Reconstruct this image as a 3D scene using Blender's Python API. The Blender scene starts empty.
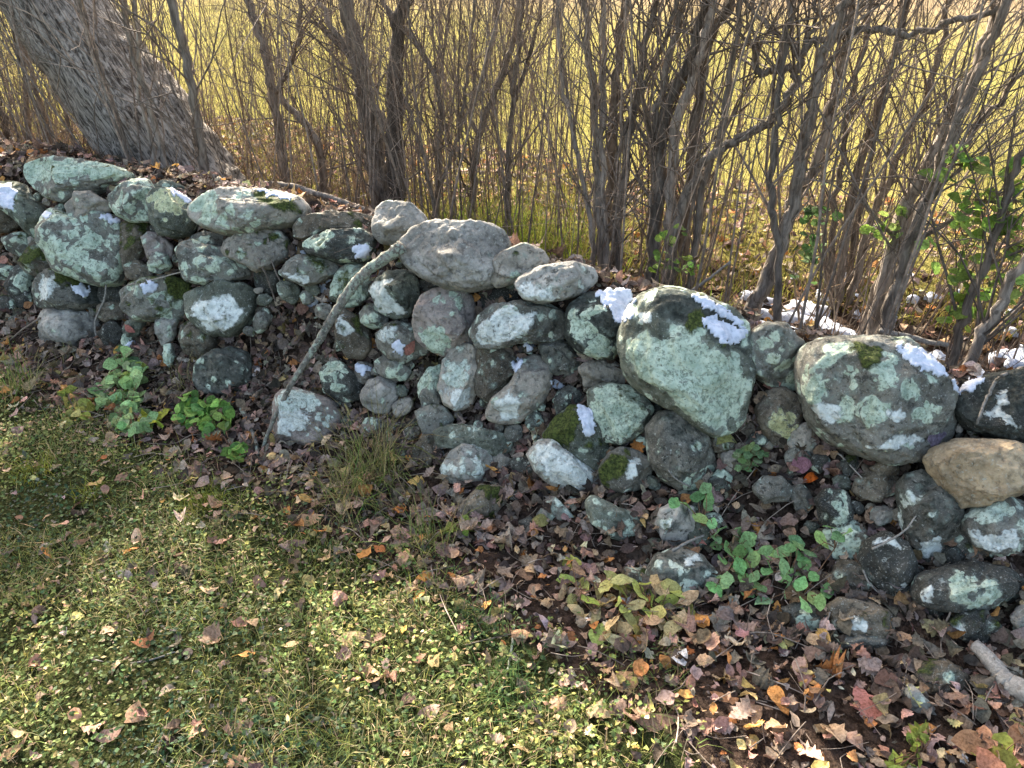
import bpy, bmesh, math, random
import numpy as np
from mathutils import Vector, Matrix, noise as mnoise
from mathutils.bvhtree import BVHTree

random.seed(7); rng = np.random.default_rng(7)
SC = bpy.context.scene
COL = SC.collection
R_ = math.radians

# ------------------------------------------------------------------ camera
CAM_H, PITCH, FPX, W, H = 1.55, R_(30.0), 769.0, 1024, 768
cF = np.array([0, math.cos(PITCH), -math.sin(PITCH)])
cU = np.array([0, math.sin(PITCH), math.cos(PITCH)])
cR = np.array([1.0, 0, 0])
CAM = np.array([0, 0, CAM_H])
cam = bpy.data.cameras.new('camera'); camo = bpy.data.objects.new('camera', cam); COL.objects.link(camo)
camo.location = CAM; camo.rotation_euler = (math.pi/2 - PITCH, 0, 0)
cam.sensor_width = 36; cam.lens = FPX / W * 36; cam.clip_end = 2000; cam.clip_start = 0.02
SC.camera = camo

def ray(u, v):
    return cF + cR*((u-512)/FPX) + cU*((384-v)/FPX)
def project(P):
    P = np.asarray(P, float) - CAM
    d = P @ cF
    d = np.where(np.abs(d) < 1e-6, 1e-6, d)
    return 512 + FPX*(P @ cR)/d, 384 - FPX*(P @ cU)/d, d

# wall frame: a runs along the wall, b across it (away from the lawn)
E = np.array([0.8835, -0.4684]); N = np.array([0.4684, 0.8835]); O = np.array([0.0, 1.80])
def ab(x, y):
    return (x-O[0])*E[0] + (y-O[1])*E[1], (x-O[0])*N[0] + (y-O[1])*N[1]
def xy(a, b):
    return O[0] + a*E[0] + b*N[0], O[1] + a*E[1] + b*N[1]

PROF_B = [-3, 0, .14, .22, .32, .42, .5, .62, .76, .88, 1.05, 2.5, 5, 300]
PROF = {
 'l': [0, 0, .10, .20, .45, .68, .70, .69, .50, .26, .08, .10, .02, 0],
 'm': [0, 0, .08, .15, .28, .50, .66, .64, .46, .24, .08, .10, .02, 0],
 'r': [0, 0, .08, .14, .22, .32, .42, .53, .42, .24, .08, .10, .02, 0]}
PROF_F = {      # where the stones' faces lie: the wall top carried level to its back
 'l': [0, 0, .10, .20, .45, .68, .70, .71, .71, .70, .08, .08, .02, 0],
 'm': [0, 0, .08, .15, .28, .50, .66, .67, .67, .66, .08, .08, .02, 0],
 'r': [0, 0, .08, .14, .22, .32, .42, .53, .55, .55, .08, .08, .02, 0]}
def prof(a, b, PROF=PROF):
    a = np.asarray(a, float); b = np.asarray(b, float)
    l = np.interp(b, PROF_B, PROF['l']); m = np.interp(b, PROF_B, PROF['m']); r = np.interp(b, PROF_B, PROF['r'])
    def ss(x, p, q):
        t = np.clip((x-p)/(q-p), 0, 1); return t*t*(3-2*t)
    t1 = ss(a, -1.6, -0.5); t2 = ss(a, -0.4, 0.9)
    return (l*(1-t1) + m*t1)*(1-t2) + r*t2
def face_h(x, y):
    a, b = ab(x, y); return prof(a, b, PROF_F)
def core_h(x, y):
    "the earth and leaf-mould core lies a little behind the stone faces"
    a, b = ab(x, y)
    t = np.clip((np.asarray(b)-0.05)/0.2, 0, 1)
    back = np.clip((1.15-np.asarray(b))/0.2, 0, 1)
    rec = np.interp(a, [-2.5, -.5, .8], [.09, .06, .035])
    return prof(a, np.asarray(b) - rec*t*back) - 0.03*t*back

def n3(x, y, z, s, o=3):
    return mnoise.fractal(Vector((x*s, y*s, z*s)), 1.0, 2.0, o)
def core_noise(x, y):
    return n3(x, y, 3.1, 2.2, 3)*0.014 + n3(x, y, 9.0, 9, 2)*0.006
def ground_z(x, y):
    return float(core_h(x, y)) + core_noise(x, y)

def march(u, v, fn=face_h, tmax=14):
    d = ray(u, v); t = 0.6; dt = 0.02
    while t < tmax:
        p = CAM + d*t
        if p[2] <= float(fn(p[0], p[1])):
            lo, hi = t-dt, t
            for _ in range(12):
                m = (lo+hi)/2; q = CAM + d*m
                if q[2] <= float(fn(q[0], q[1])): hi = m
                else: lo = m
            return CAM + d*hi, hi
        t += dt
    return CAM + d*tmax, tmax
def at_b(u, v, b):
    "the point seen at pixel u, v that stands at distance b behind the wall's foot"
    d = ray(u, v); den = d[0]*N[0] + d[1]*N[1]
    t = (b + O[1]*N[1])/den
    return CAM + d*t, t

# ------------------------------------------------------------------ object helpers
def link(o, parent=None):
    COL.objects.link(o)
    if parent is not None: o.parent = parent
    return o
def tag(o, label=None, cat=None, group=None, kind=None):
    if label: o['label'] = label
    if cat: o['category'] = cat
    if group: o['group'] = group
    if kind: o['kind'] = kind
    return o
def empty(name, loc):
    e = bpy.data.objects.new(name, None); e.location = Vector([float(c) for c in loc]); e.empty_display_size = .05
    return link(e)
def np_mesh(name, V, F, mat=None, smooth=True, col=None, origin=None, parent=None, attrs=None):
    V = np.asarray(V, np.float32); F = np.asarray(F, np.int32)
    if origin is not None: V = V - np.asarray(origin, np.float32)
    me = bpy.data.meshes.new(name); k = F.shape[1]
    me.vertices.add(len(V)); me.vertices.foreach_set('co', V.ravel())
    me.loops.add(F.size); me.loops.foreach_set('vertex_index', F.ravel())
    me.polygons.add(len(F)); me.polygons.foreach_set('loop_start', np.arange(0, F.size, k, dtype=np.int32))
    me.update(calc_edges=True)
    if smooth: me.polygons.foreach_set('use_smooth', np.ones(len(F), bool))
    if col is not None:
        c = me.color_attributes.new('Col', 'FLOAT_COLOR', 'POINT')
        cc = np.ones((len(V), 4), np.float32); cc[:, :3] = col
        c.data.foreach_set('color', cc.ravel())
    for nm, arr in (attrs or {}).items():
        at = me.attributes.new(nm, 'FLOAT', 'POINT'); at.data.foreach_set('value', np.asarray(arr, np.float32))
    if mat: me.materials.append(mat)
    me.validate()
    o = bpy.data.objects.new(name, me)
    link(o, parent)
    if origin is not None and parent is None: o.location = Vector([float(c) for c in origin])
    return o

class MB:
    "collects tubes (quads) into one mesh"
    def __init__(s): s.V = []; s.F = []; s.C = []; s.n = 0
    def tube(s, P, rad, k=6, col=(.15, .12, .1), knob=0, cap=True):
        P = np.asarray(P, float); m = len(P); rad = np.broadcast_to(np.asarray(rad, float), (m,))
        T = np.gradient(P, axis=0); T /= np.linalg.norm(T, axis=1)[:, None] + 1e-9
        up = np.array([0, 1.0, 0.13]) if abs(T[0][1]) < .85 else np.array([1.0, 0, 0])
        A = np.cross(T, up); A /= np.linalg.norm(A, axis=1)[:, None] + 1e-9
        B = np.cross(T, A)
        th = np.arange(k)*2*math.pi/k
        rr = rad[:, None]*np.ones(k)[None]
        if knob: rr = rr*(1 + knob*rng.normal(size=(m, k)))
        V = P[:, None] + A[:, None]*(np.cos(th)[None]*rr)[..., None] + B[:, None]*(np.sin(th)[None]*rr)[..., None]
        i = np.arange(m-1)[:, None]*k; j = np.arange(k)[None]; j2 = (j+1) % k
        F = np.stack([i+j, i+j2, i+k+j2, i+k+j], -1).reshape(-1, 4)
        V = V.reshape(-1, 3)
        if cap:
            V = np.vstack([V, P[-1] + T[-1]*rad[-1]*.6, P[0] - T[0]*rad[0]*.3]); e = m*k
            b0 = (m-1)*k
            caps = [[b0+q, b0+(q+1) % k, e, e] for q in range(k)] + [[(q+1) % k, q, e+1, e+1] for q in range(k)]
            # quads with a doubled tip would be degenerate: pair neighbours instead
            caps = []
            for q in range(0, k-1, 2):
                caps.append([b0+q, b0+(q+1) % k, b0+(q+2) % k, e]); caps.append([(q+2) % k, (q+1) % k, q, e+1])
            F = np.vstack([F, np.array(caps, int)])
        s.V.append(V); s.F.append(F + s.n); s.C.append(np.broadcast_to(np.asarray(col, float), (len(V), 3))); s.n += len(V)
    def build(s, name, mat, parent=None, origin=None):
        return np_mesh(name, np.vstack(s.V), np.vstack(s.F), mat, True, np.vstack(s.C), origin, parent)

def smooth_path(pts, per=5, wob=0.0):
    "Catmull-Rom through points (n,d)"
    P = np.asarray(pts, float); P = np.vstack([2*P[0]-P[1], P, 2*P[-1]-P[-2]]); out = []
    for i in range(1, len(P)-2):
        for t in np.linspace(0, 1, per, endpoint=False):
            out.append(.5*((2*P[i]) + (-P[i-1]+P[i+1])*t + (2*P[i-1]-5*P[i]+4*P[i+1]-P[i+2])*t*t + (-P[i-1]+3*P[i]-3*P[i+1]+P[i+2])*t**3))
    out.append(P[-2]); out = np.array(out)
    if wob: out[1:-1, :3] += rng.normal(size=(len(out)-2, 3))*wob
    return out

# ------------------------------------------------------------------ leaf templates
def leaf_template(kind):
    if kind == 'oval':   w = [0.02, .24, .38, .42, .40, .32, .20, .02]
    elif kind == 'round': w = [.1, .42, .58, .6, .5, .3, .05]
    elif kind == 'lance': w = [.02, .16, .24, .24, .18, .1, .01]
    elif kind == 'lobed': w = [.03, .12, .34, .24, .48, .28, .44, .24, .30, .16, .14, .01]
    elif kind == 'maple': w = [.06, .34, .56, .44, .66, .44, .40, .28, .26, .12, .01]
    elif kind == 'small': w = [.1, .55, .1]
    m = len(w); xs = np.linspace(-.5, .5, m); pts = []
    for x, q in zip(xs, w): pts += [(x, -q/1.3), (x, 0), (x, q/1.3)]
    F = []
    for i in range(m-1):
        F += [[3*i, 3*i+3, 3*i+4, 3*i+1], [3*i+1, 3*i+4, 3*i+5, 3*i+2]]
    return np.array(pts), np.array(F)
def basis(nrm, yaw):
    nrm = nrm/np.linalg.norm(nrm, axis=1)[:, None]
    ref = np.stack([np.cos(yaw), np.sin(yaw), np.zeros_like(yaw)], -1)
    X = ref - nrm*np.sum(ref*nrm, 1)[:, None]; X /= np.linalg.norm(X, axis=1)[:, None] + 1e-9
    return X, np.cross(nrm, X), nrm
def leaves(kind, pos, nrm, yaw, size, col, curl=.5, cup=.5, asp=1.0, rough=.02):
    "many leaves of one template: returns V, F, C"
    T, F = leaf_template(kind); n = len(pos); m = len(T)
    X, Y, Z = basis(np.asarray(nrm, float), np.asarray(yaw, float))
    size = np.asarray(size, float)[:, None]; asp = np.broadcast_to(np.asarray(asp, float), (n,))[:, None]
    c1 = rng.normal(size=(n, 1))*curl; c2 = rng.normal(size=(n, 1))*cup + cup*.4; c3 = rng.normal(size=(n, 1))*curl*.7
    x = T[None, :, 0]; y = T[None, :, 1]*asp
    y = y + rng.normal(size=(n, m))*.02; x = x + rng.normal(size=(n, m))*.015 + (rng.normal(size=(n, 1))*.25)*y*y
    z = c1*x*x + c2*y*y*1.5 + c3*x*y + rng.normal(size=(n, m))*rough
    V = pos[:, None] + (x*size)[..., None]*X[:, None] + (y*size)[..., None]*Y[:, None] + (z*size)[..., None]*Z[:, None]
    FF = (F[None] + (np.arange(n)*m)[:, None, None]).reshape(-1, 4)
    CC = np.repeat(np.asarray(col, float)[:, None], m, 1)
    edge = 1 + .12*rng.normal(size=(n, m, 1)); CC = np.clip(CC*edge, 0.005, .9)
    return V.reshape(-1, 3), FF, CC.reshape(-1, 3)
def join(parts):
    V, F, C, n = [], [], [], 0
    for v, f, c in parts:
        V.append(v); F.append(f+n); C.append(c); n += len(v)
    return np.vstack(V), np.vstack(F), np.vstack(C)
def pick(pal, wts, n, var=.18):
    pal = np.array(pal, float); wts = np.array(wts, float); wts /= wts.sum()
    c = pal[rng.choice(len(pal), n, p=wts)]
    return np.clip(c*np.exp(rng.normal(size=(n, 1))*var)*(1+rng.normal(size=(n, 3))*.06), .005, .8)

# ------------------------------------------------------------------ materials
def new_mat(name):
    m = bpy.data.materials.new(name); m.use_nodes = True; nt = m.node_tree; nt.nodes.clear()
    return m, nt, nt.nodes, nt.links
class NB:
    def __init__(s, name): s.m, s.nt, s.N, s.L = new_mat(name)
    def n(s, t, **kw):
        q = s.N.new(t)
        for k, v in kw.items(): setattr(q, k, v)
        return q
    def set(s, inp, v):
        if hasattr(v, 'bl_idname') or isinstance(v, bpy.types.NodeSocket): s.L.new(v, inp)
        else: inp.default_value = v
    def math(s, op, a, b=0.0, c=None, clamp=False):
        q = s.n('ShaderNodeMath', operation=op, use_clamp=clamp)
        s.set(q.inputs[0], a); s.set(q.inputs[1], b)
        if c is not None: s.set(q.inputs[2], c)
        return q.outputs[0]
    def mix(s, f, a, b, mode='MIX'):
        q = s.n('ShaderNodeMix', data_type='RGBA', blend_type=mode)
        s.set(q.inputs[0], f)
        for i, v in ((6, a), (7, b)):
            if isinstance(v, tuple): v = (*v, 1) if len(v) == 3 else v
            s.set(q.inputs[i], v)
        return q.outputs[2]
    def noise(s, vec, scale, detail=4, rough=.55, dist=0.0):
        q = s.n('ShaderNodeTexNoise'); s.set(q.inputs['Vector'], vec)
        q.inputs['Scale'].default_value = scale; q.inputs['Detail'].default_value = detail
        q.inputs['Roughness'].default_value = rough; q.inputs['Distortion'].default_value = dist
        return q.outputs['Fac']
    def voro(s, vec, scale, feature='F1', out='Distance'):
        q = s.n('ShaderNodeTexVoronoi', feature=feature); s.set(q.inputs['Vector'], vec); q.inputs['Scale'].default_value = scale
        return q.outputs[out]
    def step(s, x, lo, hi):
        q = s.n('ShaderNodeMapRange', interpolation_type='SMOOTHSTEP')
        s.set(q.inputs[0], x); s.set(q.inputs[1], lo); s.set(q.inputs[2], hi)
        return q.outputs[0]
    def attr(s, name, typ='GEOMETRY', out='Fac'):
        return s.n('ShaderNodeAttribute', attribute_type=typ, attribute_name=name).outputs[out]
    def bump(s, h, strength, dist, prev=None):
        q = s.n('ShaderNodeBump'); s.set(q.inputs['Height'], h); q.inputs['Strength'].default_value = strength; q.inputs['Distance'].default_value = dist
        if prev is not None: s.L.new(prev, q.inputs['Normal'])
        return q.outputs[0]
    def out(s, col, rough=.8, normal=None, trans=0.0, spec=.3, tcol=None):
        p = s.n('ShaderNodeBsdfPrincipled'); s.set(p.inputs['Base Color'], col if not isinstance(col, tuple) else (*col, 1))
        s.set(p.inputs['Roughness'], rough); p.inputs['Specular IOR Level'].default_value = spec
        if normal is not None: s.L.new(normal, p.inputs['Normal'])
        o = s.n('ShaderNodeOutputMaterial'); sh = p.outputs[0]
        if trans:
            t = s.n('ShaderNodeBsdfTranslucent'); s.set(t.inputs[0], tcol if tcol is not None else col)
            mx = s.n('ShaderNodeMixShader'); mx.inputs[0].default_value = trans
            s.L.new(sh, mx.inputs[1]); s.L.new(t.outputs[0], mx.inputs[2]); sh = mx.outputs[0]
        s.L.new(sh, o.inputs[0]); return s.m

def stone_material():
    b = NB('lichened_stone')
    tc = b.n('ShaderNodeTexCoord').outputs['Object']; oi = b.n('ShaderNodeObjectInfo')
    off = b.math('MULTIPLY', oi.outputs['Random'], 37.0)
    va = b.n('ShaderNodeVectorMath', operation='ADD'); b.L.new(tc, va.inputs[0])
    cx = b.n('ShaderNodeCombineXYZ'); b.L.new(off, cx.inputs[0]); b.L.new(off, cx.inputs[2]); b.L.new(cx.outputs[0], va.inputs[1])
    vs_ = b.n('ShaderNodeVectorMath', operation='SCALE'); b.L.new(va.outputs[0], vs_.inputs[0]); b.L.new(b.math('MULTIPLY_ADD', b.math('FRACT', b.math('MULTIPLY', oi.outputs['Random'], 7.13)), .75, .65), vs_.inputs['Scale'])
    P = vs_.outputs[0]
    pl, pw, pm, pc = (b.attr(q) for q in ('p_lich', 'p_white', 'p_moss', 'p_crust'))
    lich, moss, crust, lc, ly = (b.attr(q, 'OBJECT') for q in ('lichen', 'moss', 'crust', 'pale', 'yellow'))
    tint = oi.outputs['Color']
    big = b.noise(P, 7, 5, .6); fine = b.noise(P, 60, 6, .7); grain = b.noise(P, 260, 3, .7); mid = b.noise(P, 22, 6, .65, .4)
    # bare rock: weathered, streaked and grained
    c = b.mix(b.step(big, .3, .72), b.mix(1.0, tint, (.48, .47, .43), 'MULTIPLY'), b.mix(1.0, tint, (1.35, 1.3, 1.2), 'MULTIPLY'))
    c = b.mix(b.math('MULTIPLY', b.step(fine, .45, .68), .6), c, b.mix(1.0, tint, (.42, .42, .42), 'MULTIPLY'))
    c = b.mix(b.math('MULTIPLY', b.step(grain, .56, .7), .45), c, (.5, .49, .45))
    pits = b.step(b.noise(P, 48, 5, .75), .56, .63); flk = b.step(b.noise(P, 70, 4, .7, .5), .60, .66)
    c = b.mix(b.math('MULTIPLY', flk, .6), c, (.42, .44, .39))
    c = b.mix(b.math('MULTIPLY', pits, b.math('MULTIPLY_ADD', crust, 1.6, .18, clamp=True)), c, (.035, .036, .03))
    stain = b.step(b.noise(P, 15, 6, .7, .8), .54, .66)
    c = b.mix(b.math('MULTIPLY', stain, .55), c, b.mix(1.0, tint, (.42, .40, .33), 'MULTIPLY'))
    # black crust lichen
    cv = b.math('ADD', b.math('MULTIPLY_ADD', crust, .55, b.math('MULTIPLY', pc, .5)), b.math('SUBTRACT', b.math('MULTIPLY_ADD', mid, .6, b.math('MULTIPLY', big, .5)), .55))
    cm = b.step(cv, .22, .36)
    c = b.mix(b.math('MULTIPLY', cm, .88), c, b.mix(b.step(fine, .4, .6), (.022, .026, .022), (.06, .066, .056)))
    # crust lichen rosettes: voronoi cells with ragged rims
    wob = b.n('ShaderNodeTexNoise'); b.L.new(P, wob.inputs['Vector']); wob.inputs['Scale'].default_value = 34; wob.inputs['Detail'].default_value = 5
    wv = b.n('ShaderNodeVectorMath', operation='MULTIPLY_ADD'); b.L.new(wob.outputs['Color'], wv.inputs[0]); wv.inputs[1].default_value = (.034,)*3; b.L.new(P, wv.inputs[2])
    PW = wv.outputs[0]
    vo = b.n('ShaderNodeTexVoronoi', feature='F1'); b.L.new(PW, vo.inputs['Vector']); vo.inputs['Scale'].default_value = 25
    sep = b.n('ShaderNodeSeparateColor'); b.L.new(vo.outputs['Color'], sep.inputs[0])
    big2 = b.noise(P, 11, 3, .5)
    lv = b.math('ADD', b.math('SUBTRACT', .62, b.math('MULTIPLY', vo.outputs['Distance'], .75)), b.math('MULTIPLY', b.math('SUBTRACT', sep.outputs[0], .5), .5))
    lv = b.math('ADD', lv, b.math('MULTIPLY', b.math('SUBTRACT', big2, .5), 1.1))
    lv = b.math('ADD', lv, b.math('MULTIPLY', b.math('SUBTRACT', mid, .5), .8))
    lv = b.math('ADD', lv, b.math('MULTIPLY_ADD', lich, .85, b.math('MULTIPLY', pl, .78)))
    dust = b.math('MULTIPLY', b.step(lv, .55, .86), b.step(fine, .38, .62)); c = b.mix(b.math('MULTIPLY', dust, .5), c, (.27, .33, .28))
    lm = b.step(lv, .81, .90)
    holes = b.step(b.noise(P, 62, 5, .75), .36, .43)
    lm = b.math('MULTIPLY', lm, b.math('MULTIPLY_ADD', holes, .8, .2))
    mint = b.mix(b.step(mid, .35, .65), (.27, .36, .265), (.53, .62, .48))
    pale = b.mix(b.step(fine, .35, .65), (.42, .48, .44), (.64, .70, .65))
    lcol = b.mix(lc, mint, pale); lcol = b.mix(ly, lcol, (.50, .50, .27))
    lcol = b.mix(b.math('MULTIPLY', b.step(b.noise(P, 110, 4, .7), .5, .62), .65), lcol, (.13, .17, .12))
    rim = b.math('MULTIPLY', b.step(lv, .98, .88), .35)
    lcol = b.mix(rim, lcol, (.60, .65, .53))
    c = b.mix(lm, c, lcol)
    # white crust where painted
    wv2 = b.math('ADD', pw, b.math('MULTIPLY', b.math('SUBTRACT', mid, .5), 2.0))
    wm = b.math('MULTIPLY', b.step(wv2, .46, .68), b.math('MULTIPLY_ADD', holes, .75, .25))
    c = b.mix(wm, c, b.mix(b.step(fine, .35, .62), (.46, .50, .47), (.68, .72, .68)))
    # moss on the upper sides
    ge = b.n('ShaderNodeNewGeometry'); sx = b.n('ShaderNodeSeparateXYZ'); b.L.new(ge.outputs['Normal'], sx.inputs[0])
    mv = b.math('ADD', b.math('MULTIPLY', sx.outputs[2], .22), b.math('MULTIPLY', b.math('SUBTRACT', big2, .5), 1.0))
    mv = b.math('ADD', mv, b.math('MULTIPLY', b.math('SUBTRACT', mid, .5), 1.3))
    mv = b.math('ADD', mv, b.math('MULTIPLY_ADD', moss, .8, b.math('MULTIPLY', pm, .7)))
    mm = b.step(mv, .47, .70)
    mcol = b.mix(b.step(b.noise(P, 150, 4, .7), .35, .65), (.022, .032, .008), (.105, .13, .03))
    c = b.mix(mm, c, mcol)
    hgt = b.math('ADD', b.math('MULTIPLY', fine, .5), b.math('MULTIPLY', mid, .8))
    n1 = b.bump(b.math('SUBTRACT', hgt, b.math('MULTIPLY', pits, .25)), .9, .014)
    n2 = b.bump(b.math('ADD', b.math('MULTIPLY', lm, .6), b.math('ADD', wm, b.math('MULTIPLY', grain, .5))), .6, .004, n1)
    n3_ = b.bump(b.math('MULTIPLY', mm, b.noise(P, 210, 3, .7)), .9, .01, n2)
    return b.out(c, .88, n3_, spec=.25)

def bark_material(name, c0, c1, sc=(60, 60, 9), lich=.0, bump=.006):
    b = NB(name); tc = b.n('ShaderNodeTexCoord').outputs['Object']
    oi = b.n('ShaderNodeObjectInfo')
    mp = b.n('ShaderNodeMapping'); b.L.new(tc, mp.inputs[0]); mp.inputs['Scale'].default_value = sc
    f = b.noise(mp.outputs[0], 1.0, 6, .65, .6); g = b.noise(tc, 5, 4, .6); h = b.noise(tc, 38, 4, .6)
    c = b.mix(b.step(f, .35, .66), c0, c1)
    c = b.mix(b.math('MULTIPLY', b.step(g, .4, .7), .45), c, b.mix(1.0, c, (1.5, 1.45, 1.4), 'MULTIPLY'))
    c = b.mix(1.0, c, b.attr('Col', out='Color'), 'MULTIPLY')
    if lich: c = b.mix(b.math('MULTIPLY', b.step(b.math('ADD', b.noise(tc, 75, 5, .7), b.math('MULTIPLY', g, .6)), .90-lich*.35, .99-lich*.35), .8), c, (.31, .36, .29))
    return b.out(c, .85, b.bump(f, .9, bump), spec=.06)

def leaf_material(name, trans=.3, rough=.65, spec=.25):
    b = NB(name); tc = b.n('ShaderNodeTexCoord').outputs['Object']
    c = b.attr('Col', out='Color'); f = b.noise(tc, 160, 4, .65)
    c = b.mix(b.math('MULTIPLY', b.step(f, .40, .66), .75), c, b.mix(1.0, c, (.42, .38, .34), 'MULTIPLY'))
    c = b.mix(b.math('MULTIPLY', b.step(b.noise(tc, 55, 3, .6), .5, .72), .4), c, b.mix(1.0, c, (1.6, 1.5, 1.35), 'MULTIPLY'))
    return b.out(c, rough, b.bump(f, .5, .002), trans=trans, spec=spec)

def snow_material():
    b = NB('old_snow'); tc = b.n('ShaderNodeTexCoord').outputs['Object']
    f = b.noise(tc, 60, 5, .6); g = b.noise(tc, 400, 2, .6)
    c = b.mix(b.step(f, .25, .6), (.36, .41, .51), (.58, .62, .71))
    return b.out(c, .55, b.bump(b.math('ADD', f, b.math('MULTIPLY', g, .4)), .6, .006), spec=.4)

def ground_material():
    b = NB('earth_and_turf'); tc = b.n('ShaderNodeTexCoord').outputs['Object']
    lawn = b.attr('lawn'); field = b.attr('field'); weeds = b.attr('weeds')
    a = b.noise(tc, 3, 5, .6); f = b.noise(tc, 45, 6, .7); g = b.noise(tc, 180, 4, .7)
    mould = b.mix(b.step(f, .35, .65), (.018, .013, .010), (.075, .052, .040))
    mould = b.mix(b.math('MULTIPLY', b.step(g, .5, .7), .4), mould, (.12, .09, .07))
    turf = b.mix(b.step(f, .35, .65), (.012, .015, .006), (.05, .062, .022))
    turf = b.mix(b.math('MULTIPLY', b.step(g, .52, .66), .6), turf, (.16, .12, .07))
    fl = b.noise(tc, .6, 4, .6)
    fg = b.mix(b.step(fl, .35, .65), (.16, .148, .048), (.235, .205, .07))
    fg = b.mix(b.math('MULTIPLY', b.step(f, .45, .7), .5), fg, (.11, .115, .028))
    wd = b.mix(b.step(fl, .35, .65), (.16, .12, .085), (.21, .155, .11))
    c = b.mix(b.step(b.math('ADD', lawn, b.math('MULTIPLY', b.math('SUBTRACT', a, .5), .7)), .4, .6), mould, turf)
    c = b.mix(b.step(b.math('ADD', field, b.math('MULTIPLY', b.math('SUBTRACT', a, .5), .5)), .35, .65), c, fg)
    c = b.mix(weeds, c, wd)
    return b.out(c, .95, b.bump(b.math('ADD', f, b.math('MULTIPLY', g, .5)), .8, .015), spec=.0)

M_STONE = stone_material(); M_SNOW = snow_material(); M_GROUND = ground_material()
M_BARK = bark_material('grey_brown_bark', (.085, .074, .064), (.235, .21, .182))
M_TWIG = bark_material('twig_bark', (.095, .079, .067), (.215, .183, .155), (30, 30, 30), bump=.001)
M_OLD = bark_material('furrowed_trunk_bark', (.045, .038, .032), (.38, .345, .30), (75, 75, 12), bump=.022)
M_DEAD = bark_material('lichen_covered_dead_wood', (.085, .08, .07), (.24, .225, .195), (60, 60, 40), lich=.28)
M_WOOD = bark_material('weathered_wood', (.15, .14, .125), (.27, .255, .23), (120, 120, 120), lich=.0, bump=.002)
M_LITTER = leaf_material('dry_leaf', .22, .75, .1); M_GREEN = leaf_material('green_leaf', .35, .6, .1)
M_GRASS = leaf_material('grass_blade', .3, .8, .0)
# ------------------------------------------------------------------ ground: one sheet out to the horizon
def build_ground():
    aa = np.concatenate([-np.geomspace(300, 6.2, 40), np.arange(-6.0, 3.4, .022), np.geomspace(3.6, 300, 40)])
    bb = np.concatenate([-np.geomspace(60, 2.1, 16), np.arange(-2.0, 1.6, .022), np.geomspace(1.66, 400, 60)])
    A, B = np.meshgrid(aa, bb, indexing='ij'); X, Y = xy(A, B)
    Z = core_h(X, Y)
    near = (A > -6.1) & (A < 3.5) & (B > -2.1) & (B < 6)
    for i, j in zip(*np.nonzero(near)): Z[i, j] += core_noise(X[i, j], Y[i, j])
    V = np.stack([X, Y, Z], -1).reshape(-1, 3); na, nb_ = A.shape
    i = np.arange(na-1)[:, None]*nb_; j = np.arange(nb_-1)[None]
    F = np.stack([i+j, i+nb_+j, i+nb_+j+1, i+j+1], -1).reshape(-1, 4)
    def ss(x, p, q):
        t = np.clip((x-p)/(q-p), 0, 1); return t*t*(3-2*t)
    edge = np.interp(A, [-3, -1, 0, .6, 1.2], [-.12, -.22, -.30, -.42, -.75])
    lawn = 1 - ss(B, edge-.15, edge+.12)
    field = ss(B, 1.9, 2.6); weeds = ss(B, 11, 24)*.8
    o = np_mesh('ground', V, F, M_GROUND, True, attrs={'lawn': lawn.ravel(), 'field': field.ravel(), 'weeds': weeds.ravel()})
    tag(o, kind='structure', label='lawn, leaf mould and field beyond the wall')
    return o
build_ground()

# ------------------------------------------------------------------ stones of the wall
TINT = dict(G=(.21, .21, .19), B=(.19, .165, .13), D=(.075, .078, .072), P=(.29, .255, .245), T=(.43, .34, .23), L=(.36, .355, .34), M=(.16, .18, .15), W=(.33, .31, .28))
def q(s): return [tuple(float(c) for c in p.split(',')) for p in s.split()]
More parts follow.
